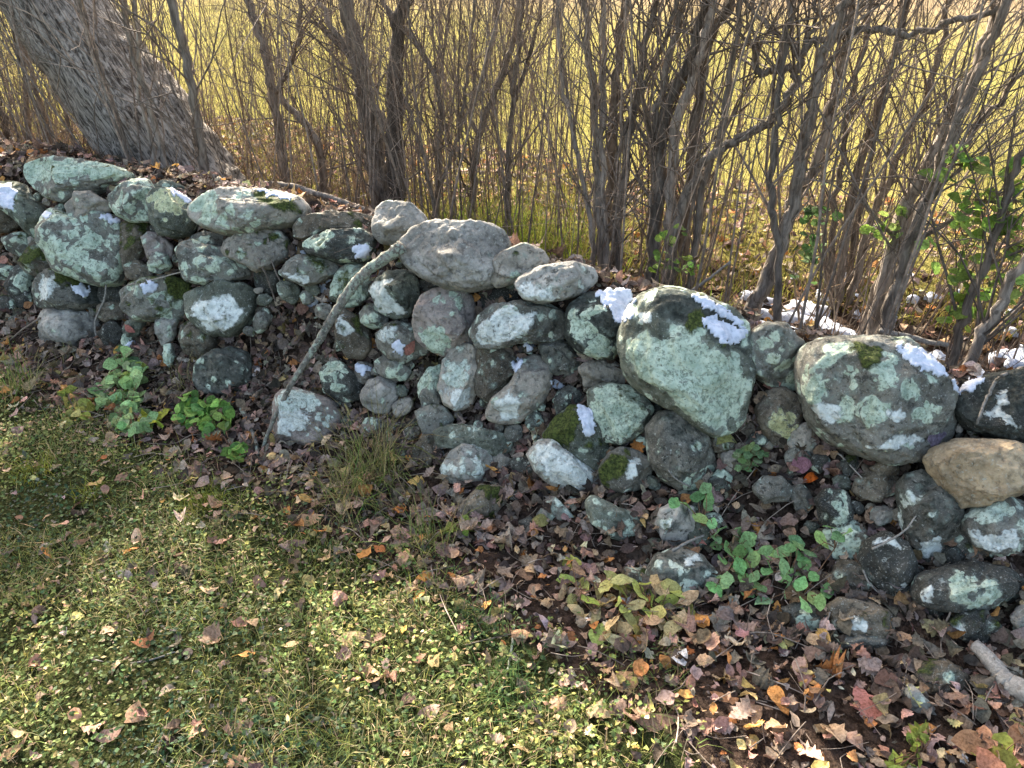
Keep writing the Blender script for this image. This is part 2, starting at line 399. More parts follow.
# outline in the photograph, label, tint, lichen, moss, crust, extras (d = set back in m, k = depth factor, pale, yellow, paint patches)
ST = [
('28,166 40,161 62,160 90,164 115,168 133,175 128,183 110,186 95,192 80,197 66,201 50,197 38,188 30,178', 'long mint-crusted boulder lying topmost on the wall near the leaning trunk', 'G', .42, .12, .1, dict(paint=[('l','28,160 134,168 130,178 90,176 60,178 30,176')], d=.05)),
('-14,184 12,183 24,186 35,200 48,212 48,230 42,238 32,236 22,222 10,213 -12,205', 'mottled green boulder carrying two strips of snow at the left end of the wall', 'M', .3, .4, .4, dict()),
('-14,207 4,208 14,216 18,224 8,231 -12,232', 'plain brown cobble cut off by the left edge under the mottled snow-striped boulder', 'B', 0, .05, .1, dict()),
('3,239 12,234 26,234 30,243 22,258 12,253', 'small pale mint cobble just left of the big pitted mint boulder', 'G', .7, .1, .0, dict()),
('30,245 40,240 50,252 52,268 40,276 25,271 20,262', 'small mottled cobble with yellow-green moss wedged beside the big pitted mint boulder', 'B', .25, .55, .2, dict()),
('66,205 78,194 92,193 108,203 110,209 100,214 82,219 70,216', 'small rounded grey stone capping the big pitted mint boulder', 'W', .2, .25, .1, dict(d=-.03)),
('47,220 56,210 68,217 85,222 100,216 112,217 122,224 127,240 125,265 118,281 105,284 85,280 66,272 56,258 46,244', 'big blocky boulder pitted all over and almost wholly mint with lichen', 'G', .78, .12, .15, dict(k=.8, cuts=3)),
('122,224 135,221 149,224 147,245 138,262 124,270', 'upright olive stone coated in moss beside the big pitted mint boulder', 'B', .05, .62, .1, dict(d=.05)),
('108,198 118,190 135,180 146,180 153,190 152,212 146,220 132,220 118,214 111,206', 'egg-shaped mint stone resting on top between the capping stone and yellow-flecked stone', 'G', .72, .05, .2, dict(d=-.01)),
('150,200 158,192 172,190 186,198 193,208 194,224 188,232 175,236 160,233 153,222', 'dark grey stone with a yellow-flecked top left of the mossy-ended long stone', 'M', .12, .1, .3, dict(yellow=.7, paint=[('l','152,198 164,190 185,198 190,206 175,210 158,208')])),
('152,188 165,182 180,185 195,195 196,204 172,202 154,197', 'dark low stone at the back of the wall top with snow along its edge', 'M', .2, .3, .4, dict(d=.12)),
('192,206 205,196 225,190 250,190 278,193 298,200 306,210 303,219 290,226 270,231 245,234 228,233 205,226 193,216', 'long flat-topped boulder with bright moss at its right end', 'W', .38, .05, .25, dict(paint=[('m','258,192 300,198 308,212 300,220 282,214 262,202'), ('l','192,206 205,196 215,204 205,218')])),
('143,238 150,233 162,236 172,246 170,258 150,258', 'small pinkish brown cobble tucked below the yellow-flecked stone', 'P', .1, .05, .1, dict(d=.03)),
('148,262 156,253 166,256 171,266 160,273 151,270', 'lump of bright mint stone the size of an apple among brown cobbles', 'G', .85, 0, 0, dict(d=-.01)),
('180,251 186,244 195,240 205,246 222,248 236,258 248,268 247,275 235,279 205,283 190,281 184,268', 'angular pale green stone with dark pits, below the middle of the long mossy-ended boulder', 'G', .62, .05, .3, dict()),
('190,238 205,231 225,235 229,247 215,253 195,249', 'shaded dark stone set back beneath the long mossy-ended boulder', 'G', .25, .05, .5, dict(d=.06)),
('222,250 228,240 245,233 265,230 280,233 288,242 284,258 270,268 256,270 240,262 228,256', 'tapered grey stone with a mossy cap below the long boulder', 'W', .2, .42, .1, dict(d=.02)),
('34,290 38,278 50,271 68,271 85,278 100,291 102,302 90,309 65,311 48,308 38,306', 'low stone with a white lichen blaze, a moss tuft and a snow fleck', 'G', .2, .25, .35, dict(paint=[('w','35,290 42,278 56,273 58,287 50,296 40,300'), ('m','56,272 75,272 80,280 62,282'), ('c','72,280 100,288 98,300 80,296')])),
('44,318 52,311 75,312 92,314 100,325 98,342 85,350 60,350 46,340', 'plain grey base stone under the stone with a white lichen blaze', 'L', .08, .05, .05, dict(d=.04)),
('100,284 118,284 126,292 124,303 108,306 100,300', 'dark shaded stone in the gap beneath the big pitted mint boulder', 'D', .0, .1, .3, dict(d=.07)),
('98,305 112,302 124,305 124,318 108,322 97,316', 'small olive brown cobble low in the wall right of the grey base stone', 'B', .1, .3, .1, dict(d=.03)),
('122,292 132,283 150,278 170,277 188,284 190,296 184,310 178,320 160,318 140,320 128,310', 'broad mossy stone with a snow fleck left of the white-faced stone', 'G', .45, .42, .25, dict(paint=[('m','168,278 190,284 190,296 176,296')])),
('126,266 138,261 150,267 152,276 140,282 128,278', 'brown cobble wedged under the upright olive stone', 'B', .1, .1, .2, dict(d=.03)),
('186,296 200,288 225,284 245,286 256,294 252,312 246,324 232,334 212,334 198,326 188,310', 'rounded stone with a single large white lichen blotch on its face', 'M', .15, .25, .2, dict(paint=[('w','194,308 201,299 215,301 222,296 235,296 243,304 245,312 238,322 228,331 212,331 200,325')])),
('158,315 168,312 177,320 172,340 162,345 157,330', 'narrow upright grey stone left of the white-blotched stone', 'L', .35, .05, .1, dict()),
('163,346 171,343 174,356 170,367 164,362', 'finger-sized mint stone standing in the leaves below the narrow upright one', 'G', .85, 0, 0, dict()),
('197,372 202,360 215,352 232,348 245,354 250,368 249,382 240,392 220,394 204,390 198,382', 'round dark grey stone half buried in leaves above the clover-green plant', 'G', .12, .08, .62, dict()),
('276,405 282,394 295,390 312,395 330,402 340,415 336,432 322,446 305,456 290,452 280,440 276,425', 'pinkish stone with a mint cap at the foot of the fallen branch', 'P', .2, .0, .0, dict(pale=.8, paint=[('l','280,398 292,390 308,395 313,405 300,412 284,412'), ('w','278,412 298,412 308,420 300,436 282,434')])),
('296,228 305,217 330,213 358,214 374,218 374,232 350,232 325,236 305,239 297,236', 'flat brownish slab on the wall top left of the smooth round stone', 'B', .18, .3, .15, dict(d=.05)),
('304,244 315,236 335,232 360,230 374,238 372,252 360,262 340,262 320,256 308,252', 'black-crusted stone with mint patches under the flat brownish slab', 'D', .3, .1, .6, dict(paint=[('l','305,243 316,236 330,236 326,246 312,248')])),
('281,274 290,262 300,256 318,256 334,262 337,272 322,280 308,285 292,281', 'mossy wedge-shaped stone with snow on top left of the fallen branch', 'G', .3, .45, .1, dict(paint=[('w','283,272 295,270 310,280 304,285 290,280')])),
('374,222 378,208 388,202 400,203 414,208 424,216 428,226 420,237 402,244 386,243 376,236', 'smooth plain pale grey round stone at the top end of the fallen branch', 'L', .0, .0, .0, dict(d=-.02, k=.9)),
('400,250 404,240 416,229 432,223 460,225 485,227 498,234 505,246 503,262 498,276 490,286 470,290 445,286 425,276 408,264', 'large bare pale grey boulder crowning the middle of the wall', 'L', -.15, -.2, .08, dict(d=-.04, k=.8)),
('486,276 492,262 505,252 525,245 540,250 547,260 544,268 530,272 515,282 498,286', 'tapered greenish grey stone leaning against the large bare boulder', 'W', .15, .05, .2, dict(d=0)),
('517,284 522,277 540,268 560,264 578,264 592,270 594,282 580,294 560,299 540,302 526,298', 'streaked pale flat stone tilted on the wall right of the tapered stone', 'L', .1, -.1, .3, dict(d=-.03, pale=1, paint=[('w','518,284 540,288 560,298 540,303 524,297')])),
('415,325 418,304 428,294 445,289 462,292 472,302 475,320 472,340 462,350 446,354 430,348 418,338', 'rounded pinkish grey boulder directly under the large bare boulder', 'P', .2, -.1, .05, dict(paint=[('l','418,330 440,330 455,340 448,352 430,348'), ('l','452,291 462,291 464,297 453,298')])),
('472,332 480,318 494,306 520,303 545,306 560,312 566,324 562,338 545,342 520,342 495,347 480,346', 'broad white-crusted stone under the streaked flat stone', 'G', .45, .05, .1, dict(pale=.4, paint=[('w','480,324 498,308 514,304 520,315 534,309 538,320 520,336 500,346 482,346 473,333')])),
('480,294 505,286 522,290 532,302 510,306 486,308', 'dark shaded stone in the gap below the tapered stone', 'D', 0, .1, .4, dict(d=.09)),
('370,290 378,280 392,272 406,272 418,282 418,300 408,315 394,318 380,310', 'dark stone rimmed with a white crescent of lichen right of the fallen branch', 'M', .15, .3, .5, dict(paint=[('w','370,290 380,277 389,283 385,296 400,307 410,311 395,319 378,310')])),
('360,312 370,304 382,308 388,318 386,326 372,328 362,322', 'small mottled cobble below the crescent-marked stone', 'G', .45, .3, .2, dict()),
('377,335 386,326 400,322 414,326 428,340 426,352 405,362 390,358 380,348', 'grey-green stone carrying a red leaf and a blob of snow', 'G', .3, .3, .2, dict(pale=.6, paint=[('w','378,334 388,325 398,326 388,345')])),
('375,362 385,355 400,360 411,372 404,380 388,378 377,372', 'small greenish stone under the stone with the red leaf', 'G', .5, .2, .1, dict()),
('336,315 345,309 358,318 368,330 370,348 362,358 348,356 338,342', 'moss-covered stone with a pale streak beside the lower fallen branch', 'B', .1, .55, .1, dict(paint=[('w','336,315 344,314 352,332 346,338 338,330')])),
('322,372 330,362 340,362 352,372 363,384 360,399 345,401 325,392', 'angular stone with a mint left half near the thin end of the branch', 'D', .1, .15, .4, dict(paint=[('l','322,372 330,362 341,364 345,380 338,390 324,390')])),
('361,395 370,380 382,377 395,384 396,400 388,412 375,412 365,406', 'plain pale grey cobble right of the half-mint angular stone', 'L', .05, -.1, .1, dict()),
('440,385 444,362 452,350 465,346 480,350 478,370 477,390 470,404 455,408 444,402', 'upright stone with a mint rosette in the middle of the rubble', 'W', .15, -.1, .05, dict(pale=.7, paint=[('l','442,378 450,366 463,366 471,376 463,388 448,390'), ('w','444,392 470,388 470,403 455,408')])),
('418,385 428,370 440,366 443,380 442,400 436,412 424,408', 'pale mint cobble touching the left side of the rosette stone', 'G', .3, .1, .1, dict(paint=[('l','418,385 428,368 442,368 440,384 430,386 422,388')])),
('416,412 430,405 446,408 453,420 440,437 424,434', 'mossy cobble below the pale mint cobble in the rubble', 'G', .35, .4, .2, dict()),
('478,352 495,344 518,344 524,356 515,370 505,390 490,400 477,392', 'brown mottled stone between the rosette stone and snow-marked oval stone', 'B', .3, .15, .3, dict(d=.03)),
('488,410 495,396 510,384 520,362 534,356 546,362 551,374 548,390 535,408 520,420 502,422 490,418', 'long oval grey stone with a white blaze at its lower end', 'W', .12, -.1, .05, dict(paint=[('w','492,405 510,391 523,400 518,414 503,420')])),
('436,432 450,426 470,426 495,432 510,438 511,448 498,456 480,450 460,448 440,446', 'long low stone lying above the speckled round stone', 'M', .35, .1, .2, dict(pale=.4)),
('443,468 450,454 462,445 475,444 488,452 495,464 488,480 472,488 455,486 445,478', 'speckled round pale stone standing in dead leaves', 'L', .42, .0, .25, dict(pale=1)),
('457,515 466,500 480,487 498,488 505,500 500,518 488,530 470,532 460,526', 'rounded stone with a yellow-green mossy bottom edge, lowest in the middle', 'B', .0, .2, .1, dict(paint=[('m','462,516 480,520 494,512 490,530 468,532'), ('m','480,486 500,490 502,500 490,496')])),
('530,455 540,442 552,440 568,452 585,462 598,474 596,488 586,494 570,492 550,482 536,470', 'white-crusted oblong stone below the mossy snow-streaked stone', 'L', .5, -.2, .15, dict(pale=1, paint=[('w','532,446 552,442 575,458 596,474 592,492 570,490 545,474')])),
('545,435 555,420 572,408 588,410 600,428 607,448 604,462 594,468 580,458 560,448 548,442', 'moss-tufted stone with a streak of snow down its top', 'M', .3, .42, .35, dict(paint=[('m','545,436 556,420 574,412 574,430 568,446 556,446')])),
('567,320 572,305 585,296 605,292 628,291 630,302 624,320 620,345 612,358 595,356 580,350 569,338', 'black boulder with a mint lichen map and snow on top', 'D', .1, .1, .7, dict(paint=[('l','568,322 574,312 582,316 588,323 600,330 614,345 612,357 595,356 580,347 570,333'), ('l','588,306 603,303 607,312 592,314'), ('c','590,314 618,310 620,326 596,324')])),
('626,332 632,315 640,302 655,295 675,292 700,298 725,312 742,326 748,345 744,370 740,395 738,412 728,425 712,431 695,425 675,407 655,396 640,386 628,373 624,350', 'largest boulder, dark on top with snow and mint lichen down its face', 'M', .34, .12, .22, dict(d=-.04, k=.75, cuts=5, paint=[('l','628,345 645,335 668,346 690,337 705,342 722,352 738,358 742,385 736,415 715,425 690,416 672,400 655,388 640,378 628,366'), ('m','683,314 700,308 707,325 690,331'), ('c','650,298 682,294 696,308 684,324 662,318'), ('c','690,300 745,330 746,350 735,345 712,332'), ('w','636,316 650,313 652,322 640,325')])),
('744,350 752,335 765,325 782,326 798,342 805,365 802,382 790,390 772,386 754,372', 'pale green rounded boulder between the two biggest boulders', 'G', .6, .15, .25, dict(yellow=.15)),
('757,410 768,392 785,389 797,400 797,425 790,445 775,446 762,430', 'brown upright stone bearing one round yellow-white lichen spot', 'B', .05, .05, .15, dict(yellow=1, paint=[('l','771,417 780,414 793,418 795,430 785,437 773,431')], d=.02)),
('806,368 812,350 830,342 860,340 895,345 918,357 935,378 943,405 940,430 930,445 905,452 880,457 855,451 835,439 818,421 808,395', 'second largest boulder, brown-black with separate mint lichen islands', 'G', .22, .05, .3, dict(d=-.03, k=.8, cuts=6, paint=[
   ('l','808,373 815,360 830,345 853,347 844,358 825,367 812,371'), ('l','807,374 822,372 826,385 820,397 808,402'), ('l','842,366 852,363 859,370 852,378 843,374'),
   ('l','872,364 882,361 899,378 895,386 886,383 878,374'), ('l','880,352 890,351 904,362 896,368 885,361'), ('l','898,384 908,377 920,391 931,397 936,403 925,405 912,401 902,395'),
   ('l','864,405 875,401 889,404 891,412 880,421 868,427 865,416'), ('w','891,410 900,406 908,414 900,421 892,418'), ('l','909,412 920,405 930,408 929,419 914,420'), ('w','811,402 825,399 833,404 841,416 832,423 822,415 811,411'), ('l','834,410 846,405 847,419 836,425'), ('w','868,446 890,438 925,436 925,442 895,448'), ('m','860,344 880,346 880,362 862,368')])),
('960,400 975,385 1000,375 1040,370 1062,400 1040,440 1000,438 975,428 962,415', 'black boulder with white flecks cut off by the right edge', 'D', .0, .05, .6, dict(pale=1, paint=[('w','985,410 998,408 1002,416 992,420'), ('w','998,394 1006,392 1008,400 1000,402'), ('w','1000,418 1012,420 1014,428 1004,426')])),
('932,462 940,450 965,443 1000,442 1030,450 1034,475 1015,495 985,504 960,504 945,486', 'warm tan granite boulder below the white-flecked black boulder', 'T', -.3, -.3, -.1, dict(d=-.03)),
('904,490 910,478 925,473 942,485 955,505 957,525 950,538 944,555 930,560 918,552 907,530', 'dark upright stone with a rusty top, left below the tan boulder', 'G', .2, -.1, .55, dict(pale=1, paint=[('w','915,540 940,540 944,554 930,560')])),
('967,520 976,510 1005,497 1026,505 1032,525 1018,545 995,552 978,545 968,532', 'mint and white crusted stone right below the tan boulder', 'G', .25, -.1, .05, dict(pale=.4, paint=[('l','968,514 1000,499 1020,507 1006,518 990,524 975,515'), ('w','968,530 990,535 1015,532 1015,546 995,552 978,545')])),
('863,560 872,542 888,534 902,542 912,560 914,580 910,598 898,599 880,588 867,575', 'smooth dark teardrop stone with a pale lower rim', 'D', .0, -.2, -.1, dict(paint=[('w','876,540 890,535 900,545 898,551 888,542'), ('w','906,585 914,584 911,599 898,600 900,594')])),
('918,595 925,578 945,572 975,564 1005,569 1022,582 1018,600 990,606 960,609 935,607 921,602', 'wide dark stone with mint blotches beside the teardrop stone', 'D', .05, -.1, .15, dict(paint=[('l','945,580 958,573 976,575 976,588 968,595 955,592'), ('l','981,573 998,572 1007,580 996,586 983,584'), ('l','966,599 1000,589 1013,594 996,605 974,606'), ('w','919,590 930,586 936,600 924,602')])),
('648,430 660,415 675,412 692,420 706,440 716,465 714,482 700,490 680,487 662,478 652,460', 'large plain dark grey stone leaning under the largest boulder', 'G', .12, .05, .48, dict(paint=[('l','688,483 703,470 716,466 715,484 700,491')])),
('590,392 605,385 625,387 640,393 651,410 643,430 622,443 606,440 597,425 591,408', 'square stone with a big frilled mint lichen ring', 'M', .35, .2, .1, dict(paint=[('l','594,395 605,387 625,390 637,395 640,415 634,430 618,440 604,436 598,415')])),
('580,368 590,361 612,360 626,372 622,386 600,386 586,386', 'brown-grey stone just above the square ringed stone', 'W', .0, .2, .1, dict(d=.03)),
('600,470 610,455 622,448 638,452 651,462 649,480 635,490 615,490 604,484', 'round stone, bright moss on the left and bare grey on the right', 'G', .1, .1, .2, dict(pale=1, paint=[('m','600,470 612,455 624,449 631,456 624,474 612,486 602,482'), ('w','626,460 640,458 640,474 628,478')])),
('588,505 594,497 606,502 620,509 640,518 650,528 648,540 630,541 610,535 592,522', 'long low lichened slab below the half-mossy round stone', 'M', .6, .05, .1, dict()),
('657,525 662,510 676,502 692,508 698,525 694,540 678,546 664,540', 'blue-grey block behind the leaves of the green creeper', 'L', .12, .05, .4, dict(pale=1)),
('647,575 660,558 682,551 702,558 716,575 721,600 708,613 685,616 660,606', 'low rounded dark stone between the fading and the green plants', 'G', .25, .1, .5, dict(pale=.5, paint=[('w','682,556 697,556 700,562 686,564')])),
('547,502 556,498 566,508 576,519 566,524 553,514', 'small pale sliver of stone left of the long lichened slab', 'G', .7, 0, 0, dict(pale=.6)),
('754,488 764,478 780,478 791,488 785,500 764,502', 'small blue-grey cobble alone among purple leaves', 'G', .15, 0, .4, dict(pale=1)),
('818,500 828,490 845,492 852,510 850,528 835,535 822,522', 'small dark stone with a mint right half above the creeper leaves', 'D', .0, .1, .3, dict(paint=[('l','828,491 846,493 852,510 850,528 838,528 836,508')])),
('784,610 800,604 822,604 826,622 815,632 795,633', 'low dark stone below the largest creeper leaves', 'D', .1, .05, .4, dict(paint=[('l','794,620 806,616 818,622 816,630 800,631')])),
('832,608 845,600 870,604 893,612 896,632 880,640 850,636 835,625', 'mossy slab with a line of pale lichen near the green leaf', 'B', .2, .4, .2, dict(paint=[('w','842,622 852,618 868,622 868,630 846,630')])),
('836,640 860,633 888,637 889,647 860,652 841,651', 'thin flat grey slab under the mossy slab', 'G', .05, -.1, .0, dict()),
('916,676 926,665 945,662 965,672 973,690 968,703 955,706 935,698 919,688', 'olive rounded stone with a lichen splash, lowest at the right', 'B', .0, .35, .1, dict(paint=[('l','945,676 952,668 960,678 958,692 948,684')])),
('950,624 962,612 985,611 997,625 988,638 965,641', 'dark mossy stone with white flecks under the wide blotched stone', 'D', .05, .35, .2, dict(paint=[('w','955,628 962,626 968,636 958,638')])),
('1014,618 1024,606 1042,608 1042,630 1018,628', 'pale stone corner cut off by the right edge', 'L', .4, 0, 0, dict(pale=.8)),
('872,468 885,459 898,464 897,475 880,477', 'small brown pebble below the lichen-island boulder', 'B', 0, 0, .05, dict()),
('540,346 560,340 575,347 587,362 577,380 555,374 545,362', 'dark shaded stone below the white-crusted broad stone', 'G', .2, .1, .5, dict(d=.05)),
('518,522 530,517 541,524 537,532 522,533', 'tiny dark blue-grey cobble in the leaves', 'D', .1, 0, 0, dict()),
('905,690 916,688 928,702 941,716 946,727 934,728 918,718 906,704', 'narrow pale grey stone shard beside the olive rounded stone', 'L', .35, 0, .1, dict(pale=.7)),
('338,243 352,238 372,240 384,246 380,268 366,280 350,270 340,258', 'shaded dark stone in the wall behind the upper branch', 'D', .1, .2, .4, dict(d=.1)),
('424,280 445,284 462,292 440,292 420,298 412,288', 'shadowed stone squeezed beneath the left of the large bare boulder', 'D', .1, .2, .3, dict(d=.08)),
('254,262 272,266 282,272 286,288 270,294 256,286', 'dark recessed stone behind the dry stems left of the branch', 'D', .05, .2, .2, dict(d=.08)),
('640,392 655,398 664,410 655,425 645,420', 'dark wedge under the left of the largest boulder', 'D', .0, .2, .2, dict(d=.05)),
]
def inside(px, py, poly):
    poly = np.asarray(poly); x, y = poly[:, 0], poly[:, 1]; r = np.zeros(px.shape, bool); j = len(poly)-1
    for i in range(len(poly)):
        c = ((y[i] > py) != (y[j] > py)) & (px < (x[j]-x[i])*(py-y[i])/(y[j]-y[i]+1e-12)+x[i])
        r ^= c; j = i
    return r
def poly_dist(px, py, poly):
    "signed distance in pixels, positive inside"
    poly = np.asarray(poly, float); d = np.full(px.shape, 1e9)
    for i in range(len(poly)):
        p, s = poly[i-1], poly[i]-poly[i-1]; L = s @ s + 1e-9
        t = np.clip(((px-p[0])*s[0]+(py-p[1])*s[1])/L, 0, 1)
        d = np.minimum(d, np.hypot(px-p[0]-t*s[0], py-p[1]-t*s[1]))
    return np.where(inside(px, py, poly), d, -d)

ICO = {}
def ico(k):
    if k not in ICO:
        bm = bmesh.new(); bmesh.ops.create_icosphere(bm, subdivisions=k, radius=1); bm.verts.ensure_lookup_table()
        ICO[k] = (np.array([v.co[:] for v in bm.verts]), np.array([[v.index for v in f.verts] for f in bm.faces])); bm.free()
    return ICO[k]
ALL_V, ALL_F, ALL_N = [], [], 0       # everything solid, for dropping leaves and snow on
STONES = []
def make_stone(idx, outline, label, tint, lich, moss, crust, ex):
    global ALL_N
    P = np.array(q(outline)); c = (P.min(0)+P.max(0))/2
    hit, t = march(c[0], c[1], tmax=20); t = t*1.0 + ex.get('d', 0)
    ctr = CAM + ray(c[0], c[1])*t
    # silhouette radius by angle, in metres
    th = np.linspace(-math.pi, math.pi, 181); rr = []
    seg = np.vstack([P, P[:1]])
    for a in th[:-1]:
        dx, dy = math.cos(a), -math.sin(a); best = 1.0
        for i in range(len(P)):
            x1, y1 = seg[i]-c; x2, y2 = seg[i+1]-c; ex_, ey = x2-x1, y2-y1
            den = dx*ey - dy*ex_
            if abs(den) < 1e-9: continue
            s = (x1*ey - y1*ex_)/den; w = (x1*dy - y1*dx)/den
            if s > 0 and -1e-6 <= w <= 1+1e-6: best = max(best, s)
        rr.append(best)
    rr = np.array(rr + rr[:1])
    ker = np.array([1, 2, 3, 2, 1])/9.; rr = np.convolve(np.concatenate([rr[-3:-1], rr, rr[1:3]]), ker, 'valid')
    rr = rr*t/FPX*(1.10 if 'fill' not in ex else 1)
    size = rr.mean(); wpx = (P.max(0)-P.min(0)).max()
    k = 5 if wpx > 42 else 4
    if wpx > 85: k = 6
    D, F = ico(k)
    rho = np.hypot(D[:, 0], D[:, 1]); ang = np.arctan2(D[:, 1], D[:, 0])
    R = np.interp(ang, th, rr)
    rp = rho**.72; zp = np.sign(D[:, 2])*np.abs(D[:, 2])**.8
    dep = ex.get('k', .85)*min(size*1.0, .19)
    # bulge: not a symmetric pillow - slope the front face by random planes
    L = np.stack([R*rp*np.cos(ang), R*rp*np.sin(ang), zp*dep], 1)
    for _ in range(ex.get('cuts', 11)):
        g = rng.normal(size=3); g[2] = abs(g[2])*1.3; g /= np.linalg.norm(g)
        dd = L @ g; lim = dd.max()*rng.uniform(.66, .88)
        if abs(g[2]) < .35: continue
        over = np.maximum(dd-lim, 0); L -= (over*.95*np.clip(zp*1.6, 0, 1))[:, None]*g
    se = idx*7.3
    disp = np.array([mnoise.fractal(Vector((d[0]*1.6+se, d[1]*1.6, d[2]*1.6)), .9, 2.1, 5) for d in D])
    cell = np.array([mnoise.fractal(Vector((l[0]*40+se, l[1]*40, l[2]*40)), .8, 2.2, 4) for l in L])
    nrm = L/np.maximum(np.linalg.norm(L, axis=1), 1e-6)[:, None]
    L += nrm*(disp*size*.13*(.3+.7*np.clip(zp, 0, 1)) + cell*.0042)[:, None]
    Vw = ctr + L[:, :1]*cR + L[:, 1:2]*cU - L[:, 2:]*cF
    attrs = {}
    if 'paint' in ex:
        u, v, _ = project(Vw); front = zp > -.15
        wobx = disp*5
        for kch, nm in (('l', 'p_lich'), ('w', 'p_white'), ('m', 'p_moss'), ('c', 'p_crust')):
            acc = np.zeros(len(Vw))
            for ch, pol in ex['paint']:
                if ch == kch: acc = np.maximum(acc, np.clip(.60+poly_dist(u+wobx, v-wobx, q(pol))*.085, 0, 1))
            if acc.any(): attrs[nm] = acc*front
    o = np_mesh('fieldstone', Vw, F, M_STONE, True, origin=ctr, attrs=attrs)
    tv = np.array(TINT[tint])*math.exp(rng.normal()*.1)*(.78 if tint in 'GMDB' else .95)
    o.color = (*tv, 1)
    o['lichen'] = float(lich)*.86+(.15 if lich > 0 else 0); o['moss'] = float(moss)*.72+(.05 if moss > .02 else 0); o['crust'] = float(crust); o['pale'] = float(ex.get('pale', .15)); o['yellow'] = float(ex.get('yellow', 0))
    tag(o, label, 'stone', ex.get('grp', 'loose stones of the old field wall'))
    ALL_V.append(Vw); ALL_F.append(F+ALL_N); ALL_N += len(Vw)
    STONES.append((o, ctr, size))
for i, s in enumerate(ST): make_stone(i, *s)
def chinks():
    reg = np.array(q('0,195 60,190 130,186 300,232 400,252 560,292 640,300 800,372 960,380 1024,430 1024,640 880,640 830,560 760,440 716,500 700,600 640,590 600,545 530,520 430,470 330,415 334,330 290,292 245,345 120,345 40,345 0,310'))
    tree = BVHTree.FromPolygons([Vector(v) for v in np.vstack(ALL_V).tolist()], np.vstack(ALL_F).tolist())
    spots = []; tries = 0; r2 = np.random.default_rng(5)
    while len(spots) < 130 and tries < 9000:
        tries += 1; u, v = r2.uniform(0, 1024), r2.uniform(180, 640)
        if not inside(np.array([u]), np.array([v]), reg)[0]: continue
        if any(math.hypot(u-a, v-b_) < r*1.5 for a, b_, r in spots): continue
        ok = tree.ray_cast(Vector(CAM), Vector(ray(u, v)).normalized())[0] is None
        if not ok: continue
        # grow until a neighbour is met
        r = 4
        while r < 20:
            hitn = sum(tree.ray_cast(Vector(CAM), Vector(ray(u+r*math.cos(k), v+r*math.sin(k))).normalized())[0] is not None for k in np.arange(8)*.785)
            if hitn >= 3: break
            r += 1.5
        if r >= 20: r = r2.uniform(6, 11)
        spots.append((u, v, r))
    for k, (u, v, r) in enumerate(spots):
        r *= 1.25; a0 = r2.uniform(0, 3.14); e = r2.uniform(.6, .95); pts = []
        for j in range(9):
            t = j*2*math.pi/9; x, y = r*math.cos(t)*r2.uniform(.85, 1.15), r*e*math.sin(t)*r2.uniform(.85, 1.15)
            pts.append('%.1f,%.1f' % (u+x*math.cos(a0)-y*math.sin(a0), v+x*math.sin(a0)+y*math.cos(a0)))
        ti = ['D', 'G', 'B', 'M', 'W'][r2.integers(5)]
        make_stone(200+k, ' '.join(pts), 'small rounded filler stone wedged into a dark gap between the larger wall stones', ti, r2.uniform(-.1, .55), r2.uniform(-.1, .4), r2.uniform(0, .5), dict(d=.025, fill=1, grp='chinking stones in the gaps of the wall'))
def beyond():
    "the wall goes on past both picture edges"
    r2 = np.random.default_rng(11); k = 0
    for a0, a1, side in ((-5.6, -2.72, 'left'), (1.5, 2.6, 'right')):
        for bq in ((.16, .30, .40, .52) if side == 'left' else (.12, .3, .48, .62)):
            a = a0+r2.uniform(0, .15)
            while a < a1:
                x, y = xy(a, bq); z = float(face_h(x, y)); u, v, dd = project((x, y, z)); w = r2.uniform(.11, .2); s = FPX/float(dd)*w/2; pts = []
                e = r2.uniform(.6, .9); tl = r2.uniform(-.3, .3)
                for j in range(9):
                    t = j*2*math.pi/9; px, py = s*math.cos(t)*r2.uniform(.88, 1.12), s*e*math.sin(t)*r2.uniform(.88, 1.12)
                    pts.append('%.1f,%.1f' % (u+px*math.cos(tl)-py*math.sin(tl), v+px*math.sin(tl)+py*math.cos(tl)))
                if (u+s*1.3 < 0) or (u-s*1.3 > 1024):
                    make_stone(500+k, ' '.join(pts), 'lichened grey stone of the wall where it runs on past the %s edge' % side, 'GMDBW'[r2.integers(5)], r2.uniform(0, .6), r2.uniform(-.1, .4), r2.uniform(0, .5), dict(fill=1, grp='stones where the wall runs on past the %s edge' % side)); k += 1
                a += w*1.02
chinks()
beyond()
BV = BVHTree.FromPolygons([Vector(v) for v in np.vstack(ALL_V).tolist()], np.vstack(ALL_F).tolist())

def see(u, v):
    "what the ray through a pixel meets first: stone or earth -> point, normal, on stone?"
    d = Vector(ray(u, v)); L = d.length; d = d/L
    loc, nr, _, dist = BV.ray_cast(Vector(CAM), d)
    p, t = march(u, v, core_h)
    if loc is not None and dist < t*L:
        return np.array(loc), np.array(nr), True
    h = .01; gx = float(core_h(p[0]+h, p[1])-core_h(p[0]-h, p[1]))/(2*h); gy = float(core_h(p[0], p[1]+h)-core_h(p[0], p[1]-h))/(2*h)
    n = np.array([-gx, -gy, 1]); return p, n/np.linalg.norm(n), False
def drop(x, y):
    "top of whatever stands at x, y"
    loc, nr, _, _ = BV.ray_cast(Vector((x, y, 3)), Vector((0, 0, -1)))
    g = ground_z(x, y)
    if loc is not None and loc.z > g: return loc.z, np.array(nr), True
    h = .01; n = np.array([-(float(core_h(x+h, y)-core_h(x-h, y)))/(2*h), -(float(core_h(x, y+h)-core_h(x, y-h)))/(2*h), 1])
    return g, n/np.linalg.norm(n), False
